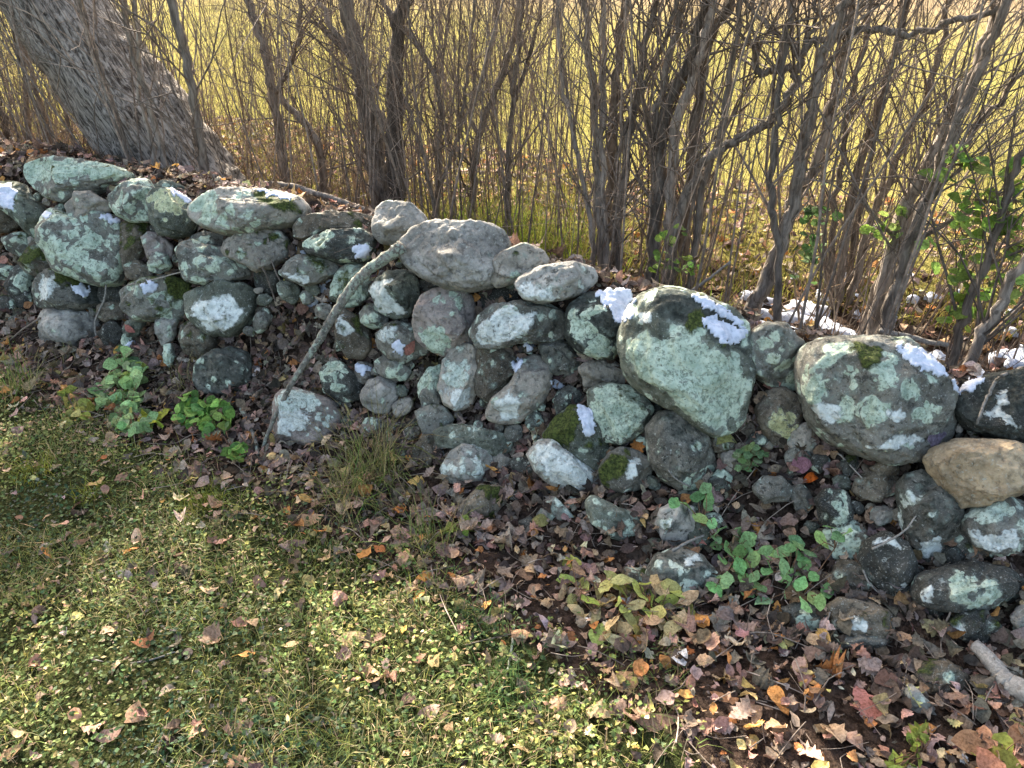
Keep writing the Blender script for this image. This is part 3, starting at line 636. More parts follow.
# ------------------------------------------------------------------ thicket behind the wall
def twigs(mb, path, r0, r1, n, ln=(.25, .8), col=(1, 1, 1), lo=.2, spread=.62, sub=2):
    path = np.asarray(path); m = len(path)
    for _ in range(n):
        f = rng.uniform(lo, .97)*(m-1); i = int(f); p = path[i]+(path[min(i+1, m-1)]-path[i])*(f-i)
        ax = path[min(i+1, m-1)]-path[max(i-1, 0)]; ax = ax/(np.linalg.norm(ax)+1e-9)
        d = ax*.9 + np.array([0, 0, .25]) + rng.normal(size=3)*spread*np.array([1, 1, .35]); d /= np.linalg.norm(d)
        L = rng.uniform(*ln); r = max((r0+(r1-r0)*f/(m-1))*rng.uniform(.2, .42), .001)
        pts = [p]
        for s in range(4):
            d = d + rng.normal(size=3)*.16 + np.array([0, 0, .08]); d /= np.linalg.norm(d); pts.append(pts[-1]+d*L/4)
        pts = np.array(pts); mb.tube(pts, np.linspace(r, r*.3, 5), 4, col, cap=False)
        for _ in range(sub):
            j = rng.integers(1, 4); dd = (pts[j+1]-pts[j])/L*4 + rng.normal(size=3)*.7; dd /= np.linalg.norm(dd)
            l2 = L*rng.uniform(.25, .5); q0 = pts[j]; q1 = q0+dd*l2*.5; q2 = q1+(dd+rng.normal(size=3)*.25)*l2*.5
            mb.tube(np.array([q0, q1, q2]), [r*.55, r*.4, .0008], 4, col, cap=False)
def bark_tone(): return np.array([1, .97, .94])*math.exp(rng.normal()*.22)
def rise(a, b, h, lean=(0, 0), wob=.05, n=8):
    x, y = xy(a, b); z = ground_z(x, y)-.03; P = [np.array([x, y, z])]; d = np.array([lean[0], lean[1], 1.0])+rng.normal(size=3)*.10*np.array([1, 1, 0])
    for i in range(n-1):
        d = d + rng.normal(size=3)*wob*np.array([1, 1, .2]); d[2] = max(d[2], .5); d /= np.linalg.norm(d); P.append(P[-1]+d*h/(n-1))
    return smooth_path(P, 2)

# trees and many-stemmed shrubs one can tell apart: pixel tracks of their stems stood up at their own distance
TR = [
('old_tree', 'thick furrowed grey tree trunk leaning left behind the wall end', 'tree', 1.12, M_OLD,
  [('205,225 184,188 150,136 108,80 62,20 30,-25 -30,-110', 118, 80)], 'trunk leaning old'),
('bare_tree', 'twin-stemmed grey tree rising just behind the smooth round stone', 'tree', 1.75, M_BARK,
  [('386,215 381,195 374,150 366,110 357,55 345,0 330,-70', 24, 13), ('393,215 396,180 394,120 396,50 405,0 418,-70', 22, 10), ('384,130 370,95 352,60 330,25 315,-10', 8, 5)], ''),
('bare_shrub', 'many-stemmed dark shrub crowded upright left of the twin dark trunks', 'shrub', 1.55, M_BARK,
  [('602,285 598,200 594,110 588,40 584,-40', 9, 6), ('610,285 609,180 617,80 625,10 632,-50', 11, 7), ('616,285 622,190 636,100 652,20 668,-50', 9, 6), ('606,285 603,170 602,80 604,0 600,-60', 8, 5), ('596,285 588,210 572,130 560,60 556,-30', 6, 4), ('612,285 614,200 622,140 645,85 668,30 680,-40', 7, 4)], ''),
('bare_tree', 'clump of dark trunks fanning right above the largest boulder', 'tree', 1.6, M_BARK,
  [('652,285 658,190 665,115 690,58 706,0 722,-60', 14, 9), ('668,285 671,190 678,120 700,60 712,10 722,-50', 12, 8), ('680,285 690,190 698,100 708,40 738,-10 760,-60', 13, 9), ('659,285 655,200 655,120 672,50 684,0 690,-60', 9, 6), ('690,280 705,190 722,120 735,50 742,-30', 8, 5)], ''),
('bare_tree', 'dark crooked tree with a long hooked bough sweeping over to the right', 'tree', 1.5, M_BARK,
  [('668,285 680,215 705,162 740,140 772,118 792,92 797,68 806,45 832,36 872,27 910,32 950,22 1000,5 1050,-30', 10, 6), ('797,68 778,71 760,72 755,58 754,44', 8, 6), ('800,60 790,40 775,30 752,10 740,-20', 6, 3), ('830,36 850,16 880,-10', 5, 3), ('806,45 815,20 812,-20', 5, 3)], ''),
('bare_tree', 'rough trunk forking upward right of centre over the snow patches', 'tree', 1.45, M_BARK,
  [('742,325 762,290 782,240 794,200 803,150 812,100 822,55 845,10 870,-50', 15, 9), ('792,205 808,180 826,120 838,80 850,20 856,-50', 11, 6), ('778,250 770,200 775,140 782,80 790,10 795,-50', 8, 5)], ''),
('bare_tree', 'pair of grey trunks slanting steeply right before the bright field', 'tree', 1.55, M_BARK,
  [('880,300 898,230 920,180 945,130 972,75 1000,10 1030,-60', 15, 10), ('893,300 908,250 935,180 962,110 985,55 1012,-10 1035,-60', 13, 8), ('905,230 930,195 962,150 1000,100 1040,55', 7, 5)], ''),
('bare_sapling', 'grey sapling slanting hard right beside the right end snow', 'sapling', 1.1, M_BARK,
  [('955,395 975,345 1000,300 1030,250 1080,160 1130,60', 11, 9)], ''),
('bare_sapling', 'thin grey stem slanting right at the right picture edge, beyond the slanting grey sapling', 'sapling', 1.3, M_BARK,
  [('960,330 985,260 1008,190 1030,130 1060,50', 9, 7)], ''),
('bare_tree', 'grey-barked young tree bending right with a forked lower stem, left of the twin-stemmed tree', 'tree', 1.7, M_BARK,
  [('288,215 284,165 274,105 268,60 250,6 236,-50', 10, 8), ('326,230 324,195 318,145 296,115 276,92', 10, 6), ('276,92 292,60 300,20 296,-40', 6, 4)], ''),
('bare_tree', 'slender tree forking in a narrow V right of the twin-stemmed tree', 'tree', 1.9, M_BARK,
  [('470,235 474,190 478,140 500,80 515,30 524,-40', 8, 5), ('508,235 508,170 512,100 520,40 526,-40', 7, 4), ('478,140 470,110 488,60 497,10 500,-40', 5, 3), ('512,105 528,60 540,10 545,-40', 5, 3)], ''),
('bare_shrub', 'thin shrub arching left above the large bare boulder', 'shrub', 1.75, M_BARK,
  [('436,235 438,180 440,120 434,75 415,42 388,10 360,-30', 7, 4), ('436,200 446,170 460,130 465,90 470,40 478,-30', 5, 3), ('434,215 424,160 414,130 406,100', 4, 3)], ''),
('bare_sapling', 'smooth straight sapling standing close in front of the old leaning trunk', 'sapling', .84, M_BARK,
  [('212,225 206,180 196,110 184,50 172,-10 160,-80', 10, 8)], ''),
('bare_sapling', 'long thin shoot lying along the left face of the old trunk', 'sapling', .84, M_BARK,
  [('136,200 126,150 104,80 86,20 70,-50', 6, 5)], ''),
('bare_sapling', 'thin shoot crossing the middle of the old leaning trunk', 'sapling', .84, M_BARK,
  [('178,215 164,160 148,100 130,40 118,-20 100,-90', 6, 5)], ''),
('bare_sapling', 'young grey shoot crossing low over the base of the old trunk', 'sapling', .84, M_BARK,
  [('160,210 152,150 140,90 138,30 130,-40', 5, 4)], ''),
('bare_shrub', 'tangled dark shrub of many thin stems slanting right before the field', 'shrub', 1.9, M_BARK,
  [('838,290 850,210 868,140 890,70 908,0 925,-60', 9, 6), ('846,290 862,200 876,120 896,40 905,-50', 7, 5), ('832,290 835,200 848,120 862,50 880,-40', 7, 5), ('852,290 880,200 905,140 935,70 950,0 965,-60', 8, 5), ('826,290 822,200 828,140 838,60 840,-40', 6, 4)], ''),
('bare_shrub', 'sparse brown shrub in shadow at the far left behind the mint-crusted boulder', 'shrub', 1.3, M_BARK,
  [('30,205 18,160 0,110 -20,60', 8, 6), ('36,205 30,140 24,70 14,0 4,-60', 6, 4), ('58,200 50,150 40,100 22,40 0,-20', 6, 4), ('70,200 72,140 60,90 58,40', 5, 3)], ''),
]
def stand(pts, w0, w1, b, root=True):
    P = []; T = []
    for (u, v) in pts:
        p, t = at_b(u, v, b); P.append(p); T.append(t)
    P = np.array(P); T = np.array(T); W = np.linspace(w0, w1, len(P))/2*T/FPX
    if root:
        keep = [i for i in range(len(P)) if P[i][2] > ground_z(P[i][0], P[i][1])+.04] or [len(P)-1]
        P, W = P[keep], W[keep]
        d = P[0]-P[1] if len(P) > 1 else np.array([0, 0, -1.])
        s = (P[0][2]-ground_z(P[0][0], P[0][1])+.06)/max(-d[2], .05); off = d*s; hz = np.hypot(off[0], off[1]); off[:2] *= min(1, .12*(P[0][2]+.1)/max(hz, 1e-6)); off[2] = -(P[0][2]-ground_z(P[0][0]+off[0], P[0][1]+off[1])+.06)
        P = np.vstack([P[0]+off, P]); W = np.concatenate([[W[0]*1.12], W])
    return P, W
for (nm, label, cat, b, mat, stems, mode) in TR:
    P0, W0 = stand(q(stems[0][0]), stems[0][1], stems[0][2], b)
    root = empty(nm, P0[0]); tag(root, label, cat, 'trees and shrubs of the thicket')
    org = P0[0]; tw = MB(); old = mode != ''
    for si, (s, w0, w1) in enumerate(stems):
        pts = q(s); isroot = si == 0 or pts[0][1] > 180
        P, Wd = stand(pts, w0, w1, b + (0 if si == 0 or not isroot else rng.uniform(-.1, .16)), isroot)
        if old: Wd[0] *= 1.08
        PW = smooth_path(np.column_stack([P, Wd]), 6); path = PW[:, :3]; wr = np.abs(PW[:, 3])
        if not old: path[1:-1] += rng.normal(size=(len(path)-2, 3))*.006
        mb = MB()
        if old:
            path = smooth_path(path, 4); wr = np.interp(np.linspace(0, 1, len(path)), np.linspace(0, 1, len(wr)), wr)
            k = 40; base = len(mb.V)
            mb.tube(path, wr, k, (1, 1, 1)); V = mb.V[-1]
            for j in range(len(path)*k):
                i = j//k; th = (j % k)*2*math.pi/k
                f = mnoise.fractal(Vector((math.cos(th)*4, math.sin(th)*4, i*.07)), .8, 2, 5)
                rd = V[j]-path[i]; V[j] = path[i]+rd*(1+.11*f+.05*math.sin(th*3+i*.02))
        else:
            mb.tube(path, wr, 9 if w0 > 9 else 7, bark_tone()*(1 if b < 1.5 else .92), knob=.05)
        o = mb.build('trunk' if isroot else 'bough', mat, None, None)
        o.data.transform(Matrix.Translation(-Vector(org))); o.parent = root
        if old:
            # turn the mesh so that its own z runs along the trunk: the bark's furrows follow it
            ax = Vector(path[-1]-path[0]).normalized(); rot = ax.to_track_quat('Z', 'Y').to_matrix().to_4x4()
            o.data.transform(rot.inverted()); o.matrix_local = rot
        twigs(tw, path, min(wr[0], .02), min(wr[-1], .012), 4 if old else int(10+w0*.8), (.3, .9), bark_tone()*.95, lo=.45 if old else .2)
    o = tw.build('twigs', M_TWIG, None, None); o.data.transform(Matrix.Translation(-Vector(org))); o.parent = root

# thin saplings nearest the wall: each its own object
def lean_at(a): return (E[0]*(.05+.10*max(a, -.5)), E[1]*(.05+.10*max(a, -.5)))
for k in range(16):
    a = rng.uniform(-3.5, -2.4); b = rng.uniform(.78, .9); h = rng.uniform(1.2, 1.9); r = rng.uniform(.0028, .006); path = rise(a, b, h, (-.22+rng.normal()*.12, 0), .05); mb = MB(); col = bark_tone()*1.15
    mb.tube(path, np.linspace(r, r*.4, len(path)), 6, col, knob=.04); twigs(mb, path, r, r*.4, 5, (.15, .5), col)
    tag(mb.build('bare_sapling', M_TWIG, None, path[0]), 'thin leafless shoot rising against the old leaning trunk', 'sapling', 'thin shoots before the leaning trunk')
n_ind = 0
while n_ind < 190:
    b = rng.uniform(.86, 2.5); a = rng.uniform(-5.6, 3.0); x, y = xy(a, b)
    u, v, d = project((x, y, .5))
    if not (-60 < u < 1090): continue
    h = rng.uniform(1.3, 2.1); r = rng.uniform(.0026, .0068)*(1.25 if rng.random() < .2 else 1)
    path = rise(a, b, h, lean_at(a), .055); mb = MB(); col = bark_tone()
    mb.tube(path, np.linspace(r, r*.35, len(path)), 6, col, knob=.04); twigs(mb, path, r, r*.35, rng.integers(4, 9), (.2, .7), col)
    o = mb.build('bare_sapling', M_TWIG, None, path[0])
    tag(o, 'thin leafless brown sapling standing in the thicket behind the wall', 'sapling', 'thin saplings of the thicket'); n_ind += 1
# the brush beyond and around, one mass nobody could count
mb = MB()
cnt = 0
while cnt < 940:
    b = rng.uniform(.95, 4.0); a = rng.uniform(-8.5, 6.5)
    if rng.random() > .42+1.9*n3(a, b, 1.3, .8, 2): continue
    cnt += 1
    h = rng.uniform(.9, 1.95)+(rng.random() < .06)*1.; r = rng.uniform(.0014, .0048); path = rise(a, b, h, lean_at(a), .05, 7); col = bark_tone()*np.array([1.0, .96, .93])
    mb.tube(path, np.linspace(r, r*.3, len(path)), 4, col, cap=False); twigs(mb, path, r, r*.3, rng.integers(5, 11), (.25, .95), col, sub=3, spread=.85)
tag(mb.build('brush', M_TWIG), 'mass of thin bare stems and twigs between the wall and the field', kind='stuff')
# dead stalks and fallen sticks low down
mb = MB()
for it in range(2400):
    b = .86+2.2*rng.random()**1.3; a = rng.uniform(-6.5, 5.5); h = rng.uniform(.1, .55)
    if it > 1550: b = rng.uniform(.82, 2.4); a = rng.uniform(-7, -2.0); h = rng.uniform(.3, .95)
    path = rise(a, b, h, tuple(rng.normal(size=2)*.5), .22, 5); c = pick([(1.2, .85, .6), (1.0, .75, .6), (.8, .6, .5), (1.5, 1.2, .8)], [3, 3, 2, 1], 1)[0] if False else np.array([[1.2, 1.05, .92], [1.0, .88, .8], [.75, .68, .62], [1.8, 1.55, 1.2]][rng.integers(4)])
    mb.tube(path, np.linspace(.0026, .001, len(path)), 4, c, cap=False)
    if rng.random() < .5: twigs(mb, path, .0026, .001, 2, (.08, .25), c, sub=0)
tag(mb.build('undergrowth', M_TWIG), 'low tangle of brown dead stalks under the thicket', kind='stuff')

# grass of the field: clumps of blades in front, thinning away
def blades(n, xyz, hgt, width, cols, bend=.5, tilt=.35):
    "curved grass blades, 3 quads each -> V, F, C"
    yaw = rng.uniform(0, 2*math.pi, n); L = hgt*rng.uniform(.5, 1.2, n); w = width*rng.uniform(.6, 1.3, n)
    lean = np.abs(rng.normal(size=n))*tilt; bd = np.abs(rng.normal(size=n))*bend
    dx, dy = np.cos(yaw), np.sin(yaw); sx, sy = -dy, dx; V = np.zeros((n, 8, 3))
    for k, s in enumerate((0, .35, .7, 1.0)):
        ang = lean+bd*s*1.3; rad = L*s*np.sin(ang); z = L*s*np.cos(ang); ww = w*(1-s*.85)/2
        for e, sg in ((0, -1), (1, 1)):
            V[:, 2*k+e, 0] = xyz[:, 0]+dx*rad+sx*ww*sg; V[:, 2*k+e, 1] = xyz[:, 1]+dy*rad+sy*ww*sg; V[:, 2*k+e, 2] = xyz[:, 2]+z
    F = np.array([[0, 1, 3, 2], [2, 3, 5, 4], [4, 5, 7, 6]])
    FF = (F[None]+(np.arange(n)*8)[:, None, None]).reshape(-1, 4)
    return V.reshape(-1, 3), FF, np.repeat(cols[:, None], 8, 1).reshape(-1, 3)
n = 42000
a = rng.uniform(-9, 8, n); b = 1.9+6.5*rng.random(n)**1.6; X, Y = xy(a, b); Z = core_h(X, Y)-.01
pal = [(.175, .16, .042), (.135, .138, .036), (.235, .195, .08), (.09, .105, .028)]
V, F, C = blades(n, np.stack([X, Y, Z], 1), .14, .007, pick(pal, [4, 3, 2, 1], n))
tag(np_mesh('field_grass', V, F, M_GRASS, True, C), 'yellow-green grass of the sunlit field beyond the thicket', kind='stuff')
# ------------------------------------------------------------------ leaf litter
LP = [(.165, .125, .098), (.085, .066, .054), (.32, .22, .14), (.20, .165, .135), (.33, .20, .15), (.36, .17, .06), (.23, .18, .155), (.32, .26, .11)]
def norms(X, Y, fn=core_h, h=.015):
    gx = (fn(X+h, Y)-fn(X-h, Y))/(2*h); gy = (fn(X, Y+h)-fn(X, Y-h))/(2*h)
    n = np.stack([-gx, -gy, np.ones_like(gx)], 1); return n/np.linalg.norm(n, axis=1)[:, None]
def in_view(X, Y, Z, m=.5):
    u, v, d = project(np.stack([X, Y, Z], 1)); return (u > -1024*m) & (u < 1024*(1+m)) & (v > -768*m) & (v < 768*(1+m)) & (d > .2)
def gz(X, Y): return core_h(X, Y)+np.array([core_noise(x, y) for x, y in zip(X, Y)])
def toe_edge(a): return np.interp(a, [-3, -1, 0, .6, 1.2], [-.12, -.24, -.32, -.45, -.8])
def litter(n, ar, br, keep, size, pal_w, lift=.012, tilt=.35, gain=1):
    a = rng.uniform(*ar, n); b = rng.uniform(*br, n); k = keep(a, b) > rng.random(n); a, b = a[k], b[k]
    X, Y = xy(a, b); Z = gz(X, Y); k = in_view(X, Y, Z); X, Y, Z = X[k], Y[k], Z[k]; m = len(X)
    nr = norms(X, Y)+rng.normal(size=(m, 3))*tilt; nr[:, 2] = np.abs(nr[:, 2])+.1
    pos = np.stack([X, Y, Z], 1)+norms(X, Y)*(rng.random((m, 1))*lift+.003)
    sz = rng.uniform(*size, m); yaw = rng.uniform(0, 6.283, m); col = np.clip(pick(LP, pal_w, m, .4)*gain, 0, .7); parts = []
    kinds = rng.choice(5, m, p=[.34, .2, .16, .16, .14])
    for i, kd in enumerate(('oval', 'round', 'lance', 'lobed', 'maple')):
        s = kinds == i
        if s.any(): parts.append(leaves(kd, pos[s], nr[s], yaw[s], sz[s]*(1.2 if i > 2 else 1), col[s], .8, .9, rng.uniform(.7, 1.1, s.sum()), .045))
    return parts
W1 = [4, 3.6, 1.1, 2.4, .9, .45, 1.2, .15]
parts = []
parts += litter(11500, (-5.6, 2.4), (-.12, .75), lambda a, b: np.ones_like(a), (.02, .056), W1, .035, .5, 1.12)
parts += litter(7500, (-5.2, 2.4), (-1.0, .0), lambda a, b: np.clip((b-toe_edge(a)+.20)/.36, 0, 1)**1.5, (.016, .058), [2.4, 1.4, 3, 2, 3, 1.2, 1, .8], .026, .45, 1.45)  # paler, pinker leaves along the wall's foot: sunlight put into their colour
parts += litter(2700, (-3.0, 1.8), (-1.7, -.1), lambda a, b: np.full_like(a, .42), (.015, .056), [2, 1.2, 3, 2, 2.2, .9, 1, .6], .02, .4, 1.3)
parts += litter(10500, (-6, 4.4), (.75, 4.0), lambda a, b: np.ones_like(a), (.035, .07), [3, 2.4, 3, 2, 2, 1.2, 1, .5], .03)
parts += litter(5000, (-3.2, 1.2), (.12, .5), lambda a, b: np.interp(a, [-2.5, -.6, .3, 1.2], [1, 1, .5, .2]), (.022, .055), W1, .035, .6)
# crumbs of broken leaf fill the floor between whole ones
parts += litter(9000, (-3.2, 2.0), (-.8, .75), lambda a, b: np.clip((b-toe_edge(a)+.14)/.2, 0, 1), (.008, .024), W1, .012, .5)
V, F, C = join(parts); tag(np_mesh('leaf_litter', V, F, M_LITTER, True, C), 'brown and purple-grey dead leaves on the wall slope and under the thicket', kind='stuff')
# pine-needle-like broken stems lying in the litter
mb = MB()
for _ in range(900):
    a = rng.uniform(-2.9, 1.8); b = rng.uniform(-.5, .6)
    if b < toe_edge(a)-.05: continue
    x, y = xy(a, b); z = ground_z(x, y)+rng.uniform(.005, .03); yw = rng.uniform(0, 6.28); L = rng.uniform(.03, .16)
    sl = np.array([math.cos(yw), math.sin(yw), 0]); z2 = ground_z(x+sl[0]*L, y+sl[1]*L)+rng.uniform(.005, .04)
    p0 = np.array([x, y, z]); p2 = np.array([x+sl[0]*L, y+sl[1]*L, z2]); p1 = (p0+p2)/2+rng.normal(size=3)*L*.08
    mb.tube(smooth_path([p0, p1, p2], 2), .0011*rng.uniform(.6, 1.6), 4, bark_tone()*1.3, cap=False)
tag(mb.build('stem_litter', M_TWIG), 'broken dead stems strewn through the leaves', kind='stuff')

# ------------------------------------------------------------------ lawn: ground ivy leaves, grass, dry bits
def lawn_keep(a, b): return np.clip((toe_edge(a)+.16-b+.22*np.array([n3(x, y, 4.0, 3.0, 3) for x, y in zip(a, b)]))/.34, 0, 1)
n = 78000
a = rng.uniform(-4.2, 2.1, n); b = rng.uniform(-1.75, .1, n); k = lawn_keep(a, b) > rng.random(n); a, b = a[k], b[k]; X, Y = xy(a, b); Z0 = core_h(X, Y); k = in_view(X, Y, Z0, .35); X, Y = X[k], Y[k]
Z = gz(X, Y); m = len(X)
pat = np.array([n3(x, y, 2.0, 2.4, 4) for x, y in zip(X, Y)])
pos = np.stack([X, Y, Z+rng.random(m)**1.5*.032+.003], 1); nr = rng.normal(size=(m, 3))*.32; nr[:, 2] = 1
gp = [(.12, .18, .06), (.165, .215, .075), (.235, .25, .08), (.075, .12, .055), (.35, .31, .15), (.36, .27, .18)]
colr = pick(gp, [4, 4, 2.4, 3, 1.0, 1.6], m, .25)*(1+np.clip(pat, -.5, .5)[:, None]*np.array([1.3, 1.0, .7]))
pos[:, 2] += np.clip(pat, -.3, .5)*.012
parts = [leaves('small', pos, nr, rng.uniform(0, 6.28, m), rng.uniform(.006, .016, m), colr, .6, .8, rng.uniform(.6, 1.15, m))]
n = 140000
a = rng.uniform(-4.2, 2.1, n); b = rng.uniform(-1.75, .1, n); X, Y = xy(a, b); k = lawn_keep(a, b) > rng.random(n); X, Y = X[k], Y[k]; k = in_view(X, Y, core_h(X, Y), .35); X, Y = X[k], Y[k]
pat = np.array([n3(x, y, 7.0, 2.6, 3) for x, y in zip(X, Y)]); k = pat > rng.normal(size=len(X))*.12-.16; X, Y, pat = X[k], Y[k], pat[k]; m = len(X)
gc = pick([(.15, .205, .06), (.24, .26, .07), (.37, .32, .16), (.09, .14, .05), (.40, .31, .2)], [4, 3.5, 2.4, 2.5, 1.8], m, .2)
parts.append(blades(m, np.stack([X, Y, gz(X, Y)-.003], 1), .05+.05*np.clip(pat+.1, 0, .5), .0026, gc, 1.0, .7))
V, F, C = join(parts); tag(np_mesh('lawn_plants', V, F, M_GREEN, True, C), 'short lawn of ground ivy, clover and grass with dry bits', kind='stuff')

# ------------------------------------------------------------------ snow
def snow_patch(poly, label):
    P = np.array(q(poly)); lo, hi = P.min(0)-1, P.max(0)+1; step = .9
    us = np.arange(lo[0], hi[0]+step, step); vs = np.arange(lo[1], hi[1]+step, step)
    Ug, Vg = np.meshgrid(us, vs, indexing='ij')
    wob = np.array([[mnoise.fractal(Vector((x*.17, y*.17, lo[0])), .8, 2, 4) for y in vs] for x in us])*4.0
    sd = poly_dist(Ug, Vg, P)+wob
    idx = -np.ones(Ug.shape, int); top = []; bot = []; dep = []
    for i in range(len(us)):
        for j in range(len(vs)):
            if sd[i, j] > -.9:
                p, nn, st = see(us[i], vs[j]); idx[i, j] = len(top); t = min(max(sd[i, j]+.6, 0)/3.0, 1)**.6
                nn = nn*.6+np.array([0, 0, .4]); dep.append((p-CAM) @ cF); k = t*.0032*(1+.1*wob[i, j]/3)
                top.append(p+nn*(k+.001)-ray(us[i], vs[j])*.002); bot.append(p-nn*.006)
    F = []; Fb = []
    nt_ = len(top)
    for i in range(len(us)-1):
        for j in range(len(vs)-1):
            w = [idx[i, j], idx[i+1, j], idx[i+1, j+1], idx[i, j+1]]
            if min(w) < 0 or max(dep[x] for x in w)-min(dep[x] for x in w) > .045: continue
            if max(sd[i, j], sd[i+1, j+1], sd[i+1, j], sd[i, j+1]) < 0: continue
            F.append(w[::-1]); Fb.append([x+nt_ for x in w])
    if len(F) < 2: print('no snow', label); return
    par = {}
    def find(x):
        while par.setdefault(x, x) != x: par[x] = par[par[x]]; x = par[x]
        return x
    for f in F:
        for x in f[1:]: par[find(x)] = find(f[0])
    grp = [find(f[0]) for f in F]; best = max(set(grp), key=grp.count)
    Fb = [g for g, r in zip(Fb, grp) if r == best]; F = [g for g, r in zip(F, grp) if r == best]
    cnt = {}
    for f in F:
        for x, y in zip(f, f[1:]+f[:1]): cnt[(x, y)] = 1
    side = [[y, x, x+nt_, y+nt_] for (x, y) in cnt if (y, x) not in cnt]
    V = np.array(top+bot); FF = np.array(F+Fb+side); used = np.unique(FF); mp = -np.ones(len(V), int); mp[used] = np.arange(len(used))
    V = V[used]; o = np_mesh('snow_patch', V, mp[FF], M_SNOW, True, origin=V.mean(0)); tag(o, label, 'snow', 'snow patches on the wall')
for s in [
 ('-8,186 12,184 17,192 12,210 -8,205', 'white snow on top of the mottled boulder at the far left end'),
 ('24,197 31,196 42,207 51,214 47,218 34,206', 'thin strip of snow running down the mottled left-end boulder'),
 ('71,286 82,283 91,292 87,298 76,293', 'small snow fleck on the stone with the white lichen blaze'),
 ('140,286 150,281 157,284 152,294 145,293', 'small snow fleck on the broad mossy stone'),
 ('290,250 296,248 308,250 307,257 298,259 290,256', 'small square snow blob atop the mossy wedge-shaped stone'),
 ('353,246 366,244 371,250 367,259 355,258', 'snow blob at the right end of the black-crusted stone'),
 ('303,302 311,290 325,281 343,279 343,292 331,303 318,301 308,310', 'snow patch caught along the fallen branch'),
 ('126,346 132,341 150,342 155,348 145,352 134,351', 'snow patch lying in leaves above the green plant on the left'),
 ('144,329 155,330 154,334 146,335', 'tiny snow fleck in leaves left of the finger-sized mint stone'),
 ('596,294 605,289 622,288 637,291 638,299 631,306 633,316 620,325 616,319 611,311 603,303', 'snow patch spilling between the black boulder and largest boulder'),
 ('703,318 712,314 722,321 740,329 749,330 743,339 730,344 721,341 709,333', 'broad snow patch on the right shoulder of the largest boulder'),
 ('689,294 705,297 726,309 749,327 742,328 720,315 703,305', 'narrow line of snow along the back edge of the largest boulder'),
 ('896,347 906,344 922,350 940,361 957,374 946,377 925,371 906,362', 'snow sheet on the right shoulder of the lichen-island boulder'),
 ('949,383 961,376 975,378 987,379 975,389 959,393', 'snow patch over leaves left of the white-flecked black boulder'),
 ('576,406 584,404 591,412 595,425 590,440 584,432 579,420', 'upright streak of snow on the moss-tufted stone'),
 ('551,382 560,379 566,386 558,391 551,389', 'small snow lump in leaves above the moss-tufted stone'),
 ('523,346 534,342 538,347 528,351', 'tiny snow lump below the white-crusted broad stone'),
 ('511,364 518,357 523,361 516,371', 'tiny snow lump on the left shoulder of the long oval stone'),
 ('391,344 400,340 406,346 402,355 393,352', 'round snow blob beside the red leaf'),
 ('351,364 362,362 371,370 361,375', 'snow sliver above the half-mint angular stone, on its right'),
 ('335,358 345,357 353,363 342,364', 'snow sliver above the half-mint angular stone, on its left'),
 ('743,394 752,390 760,394 752,399', 'snow fleck in the gap right of the largest boulder'),
 ('99,218 108,213 121,222 111,224', 'snow on the top of the big pitted mint boulder'),
 ('169,188 180,187 193,197 188,202 175,194', 'snow edge on the low stone behind the yellow-flecked stone'),
 ('258,189 280,191 297,198 286,199 268,194', 'thin snow rim along the back edge of the long mossy-ended boulder'),
]: snow_patch(*s)
# broken snow cover on the ground behind the wall
def ground_snow():
    aa = np.arange(-3.6, 2.6, .018); bb = np.arange(1.0, 3.4, .018); A, B = np.meshgrid(aa, bb, indexing='ij'); X, Y = xy(A, B)
    amt = np.interp(A, [-3.6, -1.5, -.6, 0, .35, 1.3, 1.9, 2.6], [-.30, -.28, -.30, -.16, .10, .09, -.06, -.2]) - .12 - np.maximum(np.abs(B-1.25)-.3, 0)*.4
    val = np.zeros_like(A)
    for i in range(A.shape[0]):
        for j in range(A.shape[1]): val[i, j] = mnoise.fractal(Vector((A[i, j]*7, B[i, j]*11, 1.7)), .7, 2.1, 6)*.6
    val += amt; Z = core_h(X, Y)+np.array([[core_noise(x, y) for x, y in zip(r, s)] for r, s in zip(X, Y)])+.004+np.clip(val, -.04, .12)*.16+.012
    na, nb_ = A.shape; i = np.arange(na-1)[:, None]*nb_; j = np.arange(nb_-1)[None]
    F = np.stack([i+j, i+nb_+j, i+nb_+j+1, i+j+1], -1).reshape(-1, 4)
    F = F[val.ravel()[F].mean(1) > 0]; used = np.unique(F); mp = -np.ones(A.size, int); mp[used] = np.arange(len(used))
    V = np.stack([X, Y, Z], -1).reshape(-1, 3)[used]; nv = len(V); F = mp[F]
    cnt = {}
    for f in F.tolist():
        for x, y in zip(f, f[1:]+f[:1]): cnt[(x, y)] = 1
    side = [[y, x, x+nv, y+nv] for (x, y) in cnt if (y, x) not in cnt]
    Vb = V.copy(); Vb[:, 2] -= .035
    tag(np_mesh('snow', np.vstack([V, Vb]), np.vstack([F, np.array(side)]), M_SNOW, True), 'broken patches of old snow on the leaves behind the wall', kind='stuff')
ground_snow()

